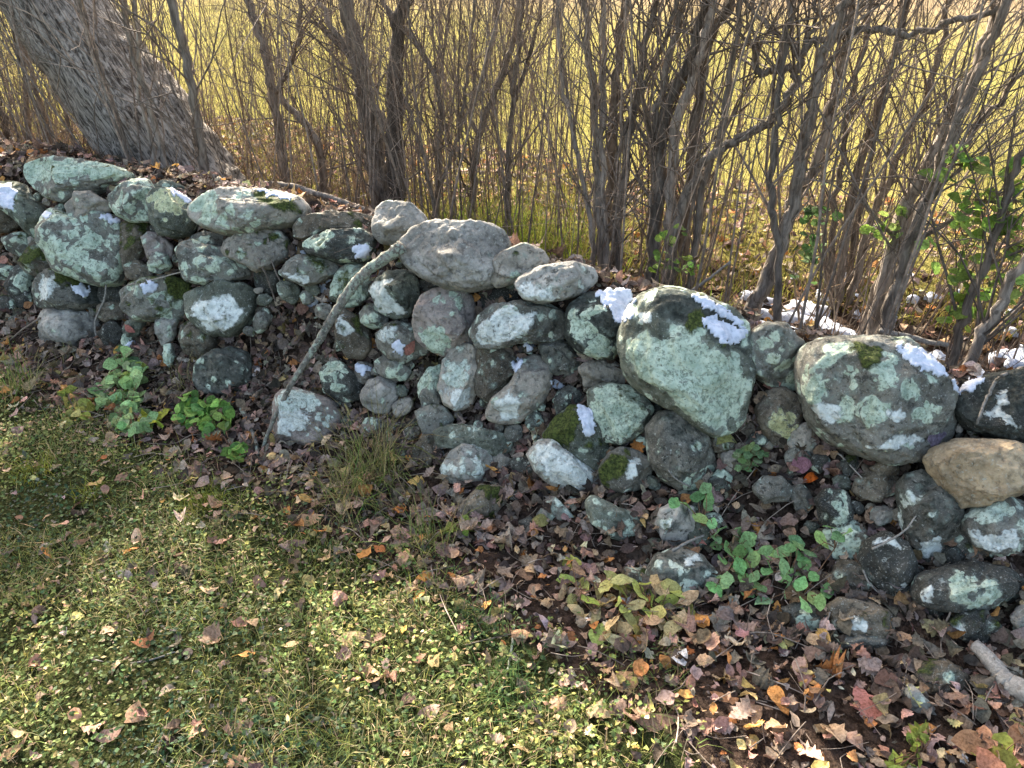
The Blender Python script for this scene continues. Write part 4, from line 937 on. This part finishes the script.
# ------------------------------------------------------------------ branches and sticks
def lay(pts, w0, w1, lift=0.0, sag=None, b=None, k=9, per=6, wob=.003):
    P, W = [], []
    ws = np.linspace(w0, w1, len(pts))
    for (u, v), w in zip(pts, ws):
        if b is not None: p, t = at_b(u, v, b); r = w/2*t/FPX
        else:
            p, nn, st = see(u, v); t = (p-CAM) @ cF; r = w/2*t/FPX; p = p+nn*0-ray(u, v)/np.linalg.norm(ray(u, v))*(r*.9+lift)
        P.append(p); W.append(r)
    return smooth_path(np.column_stack([P, W]), per)
def branch(name, label, stems, mat, cat='branch', group=None, col=(1, 1, 1), knob=.05, **kw):
    mb = MB(); org = None
    for pts, w0, w1 in stems:
        PW = lay(q(pts), w0, w1, **kw); PW[1:-1, :3] += rng.normal(size=(len(PW)-2, 3))*.0012
        if org is None: org = PW[0, :3]
        mb.tube(PW[:, :3], np.abs(PW[:, 3]), 10 if w0 > 5 else 6, np.array(col)*math.exp(rng.normal()*.08), knob=knob)
    return tag(mb.build(name, mat, None, org), label, cat, group)
def straight(name, label, stems, mat, cat='branch', group=None, col=(1, 1, 1), knob=.05, lift=.01):
    "a stiff stick: both ends rest on what is seen there, the middle bridges the hollows"
    mb = MB(); org = None
    for pts, w0, w1 in stems:
        pts = q(pts); ends = []
        for (u, v) in (pts[0], pts[-1]):
            p, nn, st = see(u, v); ends.append((p-CAM) @ cF)
        s = np.concatenate([[0], np.cumsum(np.hypot(*np.diff(np.array(pts), axis=0).T))]); s /= s[-1]; D = ends[0]+(ends[1]-ends[0])*s
        clear = [(see(u, v)[0]-CAM) @ cF - D[i] for i, (u, v) in enumerate(pts)]
        D = D + min(0, sorted(clear)[min(1, len(clear)-1)])*np.sin(np.pi*np.clip(s, 0, 1))**.5*.7; ws = np.linspace(w0, w1, len(pts))
        P = np.array([CAM+ray(u, v)*(d-w/2*d/FPX-lift) for (u, v), d, w in zip(pts, D, ws)])
        PW = smooth_path(np.column_stack([P, ws/2*D/FPX]), 7); PW[1:-1, :3] += rng.normal(size=(len(PW)-2, 3))*.0005
        if org is None: org = PW[0, :3]
        mb.tube(PW[:, :3], np.abs(PW[:, 3]), 12 if w0 > 5 else 6, np.array(col)*math.exp(rng.normal()*.08), knob=knob)
    return tag(mb.build(name, mat, None, org), label, cat, group)
straight('fallen_branch', 'thick lichen-crusted dead branch slanting down the wall face to the leaves', [('402,246 388,256 366,272 350,290 338,308 328,325 318,342 308,358 295,378 282,402 270,428 263,448', 12.5, 3.2), ('331,321 322,316 314,318', 4, 2), ('350,290 343,297 340,306', 5, 3)], M_DEAD, knob=.13)
straight('fallen_stick', 'short lichened stick forked at the foot of the fallen branch', [('239,405 248,422 255,440 258,456', 5, 4)], M_DEAD)
branch('dead_bough', 'bare grey bough lying across behind the flat brownish slab', [('262,184 290,186 315,193 345,203 378,214', 6, 6)], M_BARK, b=.95)
branch('bent_twig', 'thin pale twig bent over the black boulder at the right edge', [('1040,362 1022,368 1006,374 996,381 986,400 978,420 974,432', 4, 2.5)], M_WOOD, cat='twig', lift=.012)
for s, w0, w1, lb, mt in [
 ('824,442 838,453 848,463 862,478', 2.5, 1.5, 'pale thin twig below the lichen-island boulder', M_WOOD),
 ('872,549 890,540 905,530 916,516', 2.5, 1.5, 'thin twig leaning over the top of the dark teardrop stone', M_WOOD),
 ('863,570 870,584 882,595 892,603', 2, 1.6, 'thin pale twig along the lower left of the dark teardrop stone', M_WOOD),
 ('946,622 955,600 966,575 985,552', 2, 1.4, 'thin dry stem crossing the wide mint-blotched stone', M_TWIG),
 ('672,551 690,541 705,535 722,529', 3, 2, 'grey twig between the blue-grey block and the green creeper', M_WOOD),
 ('820,642 826,626 830,612', 2.5, 1.6, 'short upright stem above the single oval green leaf', M_TWIG),
 ('345,404 352,418 362,432 372,448', 2.2, 1.5, 'yellowish dry stem in the grass below the pale grey cobble', M_GRASS),
 ('266,655 270,690 268,715 258,740', 2, 1.6, 'thin curved twig lying on the lawn', M_TWIG),
 ('514,625 512,645 508,668 502,690', 3, 2.2, 'black and white twig standing out of the dark grass clump', M_DEAD),
 ('92,660 120,664 150,660 175,652', 2.4, 1.5, 'low grey twig lying across the left lawn', M_WOOD),
 ('40,318 22,330 8,342', 2, 1.4, 'thin stem at the far left below the grey base stone', M_TWIG),
 ('98,345 95,322 104,300 106,285', 2.2, 1.5, 'thin pale stem leaning on the stone with the white lichen blaze', M_WOOD),
 ('128,285 160,278 185,272 215,276', 1.8, 1.2, 'thin twig lying across the cobbles left of the pale green angular stone', M_WOOD),
 ('258,258 268,280 275,300 282,320', 2.2, 1.6, 'reddish dry stem hanging in front of the recessed dark stone', M_TWIG),
 ('268,238 272,262 284,290 292,312', 2, 1.4, 'long dry stem hanging below the tapered mossy-capped stone', M_TWIG),
 ('476,520 490,505 505,495 515,490', 2.2, 1.6, 'pale grass stem across the mossy-edged lowest middle stone', M_GRASS),
 ('310,365 300,345 290,330 283,318', 2, 1.3, 'dry twig in the leaves just left of the fallen branch', M_TWIG),
 ('690,487 675,478 668,470', 2, 1.5, 'short twig under the plain dark grey leaning stone', M_WOOD)]:
    straight('twig', lb, [(s, w0, w1)], mt, 'twig', 'twigs lying about the wall', col=(1, 1, 1) if mt is not M_GRASS else (.34, .29, .13), knob=.03, lift=.006)
branch('pale_stick', 'bleached stick lying on the snow behind the lichen-island boulder', [('880,330 905,336 925,341 948,345', 6, 5)], M_WOOD, b=1.3)
branch('pale_stick', 'bleached stick slanting up behind the largest boulder', [('688,294 700,285 716,273 730,262', 4, 2.5)], M_WOOD, b=1.12)
straight('driftwood_log', 'weathered silver-grey log poking in from the right edge', [('974,644 985,655 996,668 1005,680 1018,688 1045,700', 12, 24)], M_WOOD, 'log', knob=.025)

# ------------------------------------------------------------------ leafy plants
def px_leaves(lst, kind, size_px, cols, lift=(.02, .05), tilt=.4, asp=1.0, cup=.35):
    pos, nr, yaw, sz = [], [], [], []
    for (u, v) in lst:
        p, nn, st = see(u, v); t = (p-CAM) @ cF; d = ray(u, v); d /= np.linalg.norm(d)
        pos.append(p-d*rng.uniform(*lift)); nr.append(np.array([0, -.35, 1])+rng.normal(size=3)*tilt); yaw.append(rng.uniform(0, 6.28)); sz.append(size_px*rng.uniform(.8, 1.2)*t/FPX)
    pos = np.array(pos); return leaves(kind, pos, np.array(nr), np.array(yaw), np.array(sz), cols, .25, cup, asp), pos
def plant(name, label, cat, pts, kind, size_px, pal, wts, base_px, mat=M_GREEN, asp=1.0, lift=(.02, .05), stem_col=(1.0, .7, .5), tilt=.4, group=None, var=.15):
    (V, F, C), pos = px_leaves(pts, kind, size_px, pick(pal, wts, len(pts), var), lift, tilt, asp)
    bp = np.array([see(u, v)[0] for u, v in base_px]); root = empty(name, bp[0]); tag(root, label, cat, group)
    o = np_mesh('foliage', V-bp[0], F, mat, True, C); o.parent = root
    mb = MB()
    for i in range(1, len(bp)): mb.tube(smooth_path([bp[i-1]-bp[0], (bp[i-1]+bp[i])/2-bp[0]+np.array([0, 0, .008]), bp[i]-bp[0]], 3), .0016, 4, stem_col, cap=False)
    for p in pos:
        b0 = bp[np.argmin(np.linalg.norm(bp-p, axis=1))]; mid = (b0+p)/2+np.array([0, 0, .015])+rng.normal(size=3)*.008
        mb.tube(smooth_path([b0-bp[0], mid-bp[0], p-bp[0]], 3), np.linspace(.0016, .0008, 7), 4, stem_col, cap=False)
    st = mb.build('stem', M_TWIG); st.parent = root
    return root
def spray(cx, cy, rx, ry, n):
    r = np.sqrt(rng.random(n)); t = rng.random(n)*6.283; return list(zip(cx+rx*r*np.cos(t), cy+ry*r*np.sin(t)))
GP = [(.26, .46, .18), (.31, .51, .21), (.20, .37, .16), (.37, .52, .19)]
plant('creeper', 'bright green creeper of paired oval leaves over the lower right stones', 'plant',
  q('705,489 708,501 674,503 686,506 698,497 701,519 712,523 719,530 738,534 716,545 728,548 722,559 733,557 741,552 745,548 740,566 765,550 774,556 782,553 798,546 802,556 770,567 786,575 766,572 754,577 790,590 801,584 813,577 827,590 806,604 813,598 820,602 747,592 764,601 822,540 830,527 838,537 848,533 795,541 797,571 752,560 735,569 727,578 721,583 715,588 744,578 758,586 708,506 716,538 747,540 783,566 810,552 805,566 790,548'),
  'round', 18, GP, [4, 4, 2, 1.5], q('702,525 735,560 790,575 800,600 835,548'), asp=.78, tilt=.45, lift=(.02, .08))
plant('fading_plant', 'low plant with leaves faded yellow and pink beside the green creeper', 'plant',
  q('571,562 578,570 584,585 566,580 590,600 598,590 606,585 615,580 622,590 630,592 618,602 626,610 636,605 640,592 650,598 645,610 638,622 630,618 622,628 612,622 606,634 615,640 628,640 640,632 652,620 660,612 668,600 675,592 670,585 660,588 682,605 690,612 680,622 672,628 648,640 636,645 595,615 600,606 572,600 564,592 577,610 645,585 655,580 688,598 610,598 626,598 632,612 622,580 662,622'),
  'oval', 24, [(.50, .48, .18), (.56, .43, .24), (.42, .48, .13), (.55, .33, .25), (.48, .34, .22)], [3, 3, 2.5, 1, 2], q('625,612 660,612 580,600'), asp=.8, tilt=.6, lift=(.01, .06))
plant('leafy_weed', 'clump of small blue-green leaves in the leaf litter on the left', 'plant', spray(125, 372, 20, 14, 50)+spray(118, 395, 26, 16, 66)+spray(132, 420, 22, 13, 50)+spray(122, 356, 9, 9, 16), 'round', 12, [(.25, .38, .17), (.31, .45, .2), (.2, .32, .14), (.38, .47, .13)], [3, 3, 2, 1], q('122,395 130,415 124,370'), tilt=.8, var=.3, lift=(.03, .12))
plant('toothed_weed', 'low spreading plant with fresh green toothed leaves below the round dark stone', 'plant', spray(205, 415, 31, 17, 74)+spray(195, 405, 16, 12, 22)+spray(236, 452, 11, 8, 20), 'round', 12, [(.18, .35, .08), (.25, .42, .10), (.13, .26, .08)], [3, 3, 2], q('205,418 225,420 238,455'), tilt=.8, var=.3, lift=(.03, .12))
plant('yellowing_weed', 'small weed with three bright yellow-green drooping leaves on the left', 'plant', q('146,416 154,418 162,415 160,424 149,422 142,420'), 'oval', 17, [(.36, .40, .05), (.28, .36, .06)], [1, 1], q('150,425'), asp=.9, tilt=.5, lift=(.05, .1))
plant('yellowing_weed', 'pale yellowing weed at the left, left of the blue-green clump', 'plant', spray(68, 397, 9, 9, 12)+spray(84, 410, 9, 8, 12)+spray(66, 418, 6, 6, 6), 'round', 12, [(.30, .32, .08), (.36, .30, .11), (.22, .27, .07)], [2, 2, 2], q('70,405 84,414'), tilt=.6, lift=(.03, .1))
plant('low_weed', 'little pale green rosette just right of the yellow leaf by the largest boulder', 'plant', spray(750, 455, 16, 10, 26)+spray(745, 465, 10, 6, 8), 'round', 9, [(.18, .27, .12), (.24, .33, .16)], [1, 1], q('750,460'), tilt=.5)
plant('low_weed', 'yellow-green sprig at the foot of the mossy-edged stone', 'plant', spray(455, 530, 14, 6, 14)+spray(470, 523, 14, 6, 12), 'round', 8, [(.26, .33, .07), (.2, .28, .06)], [1, 1], q('460,532'), tilt=.5)
plant('low_weed', 'red and yellow autumn weed below the grey base stone at far left', 'plant', spray(30, 318, 10, 14, 14)+spray(14, 350, 8, 8, 6), 'oval', 11, [(.42, .16, .1), (.45, .3, .1), (.35, .2, .1)], [1, 1, 1], q('30,330 14,354'), tilt=.6)
plant('broad_leaved_weed', 'yellow and pink tinted weed with broad leaves at the bottom right corner', 'plant', q('985,737 1002,745 1014,752 996,757 975,750 968,742 1005,762 988,764 1020,740'), 'oval', 27, [(.33, .33, .08), (.45, .26, .15), (.28, .3, .09)], [1, 1, 1], q('995,764'), asp=1.2, tilt=.35)
plant('low_weed', 'bright yellow-green weed in the leaves at the bottom edge right of centre', 'plant', spray(922, 740, 12, 16, 16)+spray(905, 762, 16, 8, 12), 'lance', 16, [(.34, .38, .08), (.26, .34, .07)], [1, 1], q('918,758'), tilt=.6)
# leafy green shrubs behind the wall: leaves carried on their own thin stems
def shrub(label, clumps, base_uv, b, pal, leaf=.05):
    p0, _ = at_b(*base_uv, b); base = np.array([p0[0], p0[1], ground_z(p0[0], p0[1])]); root = empty('leafy_shrub', base); tag(root, label, 'shrub')
    P, mb = [], MB()
    for (u, v, ru, rv, n) in clumps:
        c, t = at_b(u, v, b); s = t/FPX; mid = (base+c)/2+rng.normal(size=3)*.05
        mb.tube(smooth_path([base*0, mid-base, c-base], 4), np.linspace(.004, .0016, 9), 5, (1, .9, .8))
        for _ in range(n):
            o = rng.normal(size=3)*.5; p = c+cR*o[0]*ru*s*1.5+np.array([0, 0, 1])*o[1]*rv*s*1.5+np.array([0, 1, 0])*o[2]*ru*s*.8
            P.append(p); mb.tube(np.array([c-base, (c+p)/2-base+rng.normal(size=3)*.01, p-base]), [.0015, .0012, .0008], 4, (1, .9, .8), cap=False)
    P = np.array(P); n = len(P); nr = rng.normal(size=(n, 3))*.5+np.array([0, -.3, .8])
    V, F, C = leaves('round', P, nr, rng.uniform(0, 6.28, n), rng.uniform(.7, 1.3, n)*leaf, pick(pal, [1]*len(pal), n, .2), .3, .4)
    o = np_mesh('foliage', V-base, F, M_GREEN, True, C); o.parent = root; s = mb.build('stem', M_TWIG); s.parent = root
SG = [(.22, .34, .06), (.29, .42, .09), (.34, .46, .12), (.16, .26, .06)]
shrub('light green leafy shrub growing behind the wall at the right edge', [(985, 200, 26, 26, 36), (955, 165, 16, 14, 14), (1008, 245, 24, 24, 30), (975, 285, 20, 18, 22), (1015, 200, 18, 20, 18), (958, 312, 14, 12, 14), (965, 240, 20, 20, 18), (1012, 290, 16, 20, 14)], (985, 330), 1.35, SG, .045)
shrub('small dark green leafy shoot beside the rough forking trunk', [(812, 235, 13, 18, 18), (818, 205, 12, 14, 14), (810, 262, 10, 10, 10)], (812, 280), 1.6, [(.06, .12, .04), (.10, .18, .06)], .04)
shrub('small green shoot at the foot of the crooked tree with the hooked bough', [(668, 245, 9, 18, 14), (658, 262, 12, 8, 10), (690, 265, 10, 8, 9)], (668, 280), 1.3, SG, .035)
shrub('sprig of green leaves among the slanting stems, just right of the dark tangled shrub', [(898, 222, 10, 8, 9), (880, 230, 10, 10, 8)], (892, 290), 1.5, SG, .04)

# tufts of grass
def tuft(label, u, v, n, h, w, pal, r=.03, wpx=None):
    p, nn, st = see(u, v); xyz = np.stack([p[0]+rng.normal(size=n)*r, p[1]+rng.normal(size=n)*r, np.zeros(n)], 1); xyz[:, 2] = [ground_z(x, y)-.006 for x, y in xyz[:, :2]]
    V, F, C = blades(n, xyz, h, w, pick(pal, [1]*len(pal), n, .2), .8, .55)
    tag(np_mesh('grass_tuft', V, F, M_GRASS, True, C, origin=xyz[0]), label, 'grass', 'tufts of grass')
TG = [(.14, .21, .06), (.20, .22, .08), (.30, .26, .12)]; TD = [(.32, .27, .14), (.22, .2, .1), (.15, .17, .06)]; TY = [(.24, .26, .05), (.18, .22, .05)]
for s in [('dry and green grass tuft in the middle below the pinkish stone', 375, 478, 230, .27, .0038, TG+TD, .045), ('straw-coloured grass tuft left of the mossy sprig', 350, 500, 150, .24, .0036, TD+TG, .035), ('wispy green tuft in front of the long stone in the middle', 430, 545, 90, .18, .0032, TG, .03),
          ('fresh grass tuft on the lawn under the leaf strip, left of centre', 205, 505, 150, .08, .003, TY, .035), ('yellow-green grass tuft at the left on the lawn edge', 32, 475, 150, .09, .003, TY, .035), ('small bright tuft left of the fresh tuft under the leaf strip', 95, 495, 80, .07, .003, TY, .03),
          ('dark green tuft around the black and white twig', 508, 690, 140, .10, .003, [(.06, .12, .05), (.10, .16, .05)], .045), ('dark grass clump right of the leaf-littered lawn centre', 480, 625, 120, .09, .003, [(.05, .10, .045), (.08, .13, .05)], .04),
          ('grass tuft among leaves at the far left edge', 18, 390, 170, .21, .0036, TG, .04), ('straw tuft above the green toothed weed', 190, 385, 90, .15, .003, TD, .03), ('dead stalk tuft before the grey base stone', 66, 360, 24, .15, .003, TD, .02),
          ('thin green tuft under the fading plant', 665, 640, 40, .07, .0028, TG, .03)]: tuft(*s)
def back_tuft(label, u, v, b, n, r):
    p, t = at_b(u, v, b); x = p[0]+rng.normal(size=n)*r; y = p[1]+rng.normal(size=n)*r; z = np.array([ground_z(i, j)-.005 for i, j in zip(x, y)])
    V, F, C = blades(n, np.stack([x, y, z], 1), .34, .007, pick([(.17, .24, .04), (.27, .30, .06), (.3, .26, .1)], [2, 2, 1], n), .6, .5)
    tag(np_mesh('grass_tuft', V, F, M_GRASS, True, C, origin=(p[0], p[1], z[0])), label, 'grass', 'tufts of grass')
back_tuft('green grass clump behind the large bare boulder', 485, 228, 1.9, 700, .16)
back_tuft('yellow-green grass clump behind the streaked flat stone', 548, 236, 1.85, 700, .17)
back_tuft('faint grass clump under the small shoot behind the largest boulder', 690, 282, 1.5, 90, .08)

# ------------------------------------------------------------------ fallen leaves that stand out
def big_leaf(label, u, v, size_px, kind, col, yaw=None, lift=.012, asp=.85, curl=.8):
    p, nn, st = see(u, v); t = (p-CAM) @ cF; d = ray(u, v); d /= np.linalg.norm(d); nn = nn*.6+np.array([0, -.3, .6])+rng.normal(size=3)*.12
    V, F, C = leaves(kind, (p-d*lift)[None], nn[None], np.array([rng.uniform(0, 6.28) if yaw is None else yaw]), np.array([size_px*t/FPX]), np.array([col]), curl, .4, asp)
    tag(np_mesh('fallen_leaf', V, F, M_LITTER, True, C, origin=p), label, 'leaf', 'fallen leaves that stand out')
for s in [
 ('pale yellow-green oval leaf beside the foot of the largest boulder', 726, 438, 26, 'oval', (.42, .42, .16), 0.0), ('single olive-green oval leaf lying below the thin slab', 832, 648, 30, 'oval', (.24, .30, .10), 1.6),
 ('round bright lime leaf at the left of the fading plant', 598, 634, 24, 'round', (.36, .46, .13), 1.2), ('curled orange-brown leaf between the half-mossy stone and leaning dark stone', 637, 447, 28, 'lobed', (.42, .17, .05), 1.2),
 ('small vivid orange-red leaf right of the blue-grey cobble', 812, 477, 18, 'oval', (.62, .13, .02), .4), ('purple-pink crumpled leaf beside the vivid orange-red one', 803, 464, 22, 'round', (.26, .13, .16), .2),
 ('dull red leaf lying on the grey-green stone', 410, 348, 17, 'oval', (.27, .12, .09), 1.3), ('orange leaf by the round dark grey stone on the left', 258, 366, 15, 'oval', (.5, .17, .06), 1.2),
 ('pinkish lobed maple leaf in the lower right leaf pile', 866, 702, 38, 'maple', (.45, .2, .17), 1.8, .012, 1.0, .3), ('orange-pink pointed leaf below the lowest dark leaves, right of centre', 715, 704, 44, 'oval', (.47, .25, .13), .1),
 ('brown long curled leaf lying on the lawn edge below centre right', 660, 722, 52, 'lance', (.30, .19, .13), .15), ('tan crumpled leaf on the lawn below the dark leaves', 628, 680, 36, 'maple', (.42, .28, .16), .3),
 ('pale pink leaf lying on the lawn bottom centre', 428, 714, 30, 'oval', (.45, .3, .24), .6), ('tan leaf pointing right on the lawn centre-left', 350, 640, 34, 'oval', (.43, .33, .19), .3),
 ('rusty leaf on the left lawn', 147, 642, 22, 'oval', (.36, .17, .09), .7), ('pinkish-brown leaf at the bottom left of the lawn', 110, 735, 26, 'oval', (.38, .25, .2), .4),
 ('tan leaf near the bottom left corner', 15, 750, 34, 'lance', (.46, .3, .18), .8), ('dusty brown leaf at the bottom edge left of centre', 240, 728, 30, 'oval', (.28, .19, .15), .2),
 ('beige oak leaf under the mossy slab at right', 932, 628, 30, 'lobed', (.40, .36, .2), 2.2), ('purple-grey frosted leaf right of the lichen-island boulder', 938, 436, 26, 'maple', (.24, .2, .26), .4),
 ('brown folded leaf at the lower right edge of the olive stone', 996, 706, 24, 'oval', (.36, .15, .08), 1.5), ('lilac-grey upturned leaf with a hole at centre left of the lowest stone', 418, 515, 26, 'oval', (.32, .28, .31), 1.2),
 ('pink dead leaf at the bottom right leaf pile edge', 750, 716, 30, 'round', (.46, .31, .2), .5), ('yellow leaf standing behind the large bare boulder', 512, 243, 13, 'oval', (.62, .42, .06), 1.5),
 ('grey-brown broad leaf below the yellow-green sprig', 448, 550, 34, 'oval', (.25, .17, .14), 2.6), ('red-brown leaf above the snow in the left leaves', 128, 328, 17, 'lance', (.33, .13, .11), 2.2),
 ('tan leaf curled beside the dark grass clump', 310, 520, 26, 'oval', (.4, .27, .17), .3), ('large brown leaf pile top leaf at the strip edge left', 195, 470, 40, 'lance', (.38, .25, .18), 2.9)]: big_leaf(*s)
# ------------------------------------------------------------------ light
def light():
    elev, left = R_(29), R_(22)
    d = Vector((-math.sin(left)*math.cos(elev), math.cos(left)*math.cos(elev), math.sin(elev)))
    l = bpy.data.lights.new('sun', 'SUN'); l.energy = 5.0; l.angle = R_(.6); l.color = (1, .9, .76)
    o = bpy.data.objects.new('sun', l); COL.objects.link(o); o.rotation_euler = d.to_track_quat('Z', 'Y').to_euler()
    w = bpy.data.worlds.new('World'); SC.world = w; w.use_nodes = True
    nt = w.node_tree; bg = nt.nodes['Background']
    s = nt.nodes.new('ShaderNodeTexSky'); s.sky_type = 'NISHITA'; s.sun_disc = False
    s.sun_elevation = elev; s.sun_rotation = -left; s.air_density = 1.0; s.dust_density = 5.0; s.ozone_density = .2
    wb = nt.nodes.new('ShaderNodeMix'); wb.data_type = 'RGBA'; wb.blend_type = 'MULTIPLY'; wb.inputs[0].default_value = 1
    wb.inputs[7].default_value = (1, .955, .885, 1)      # the phone's warm white balance for shade
    nt.links.new(s.outputs[0], wb.inputs[6]); nt.links.new(wb.outputs[2], bg.inputs[0]); bg.inputs[1].default_value = .125
    vs = SC.view_settings; vs.view_transform = 'Standard'; vs.look = 'None'; vs.gamma = 1; vs.exposure = 2.55; vs.use_curve_mapping = False
light()
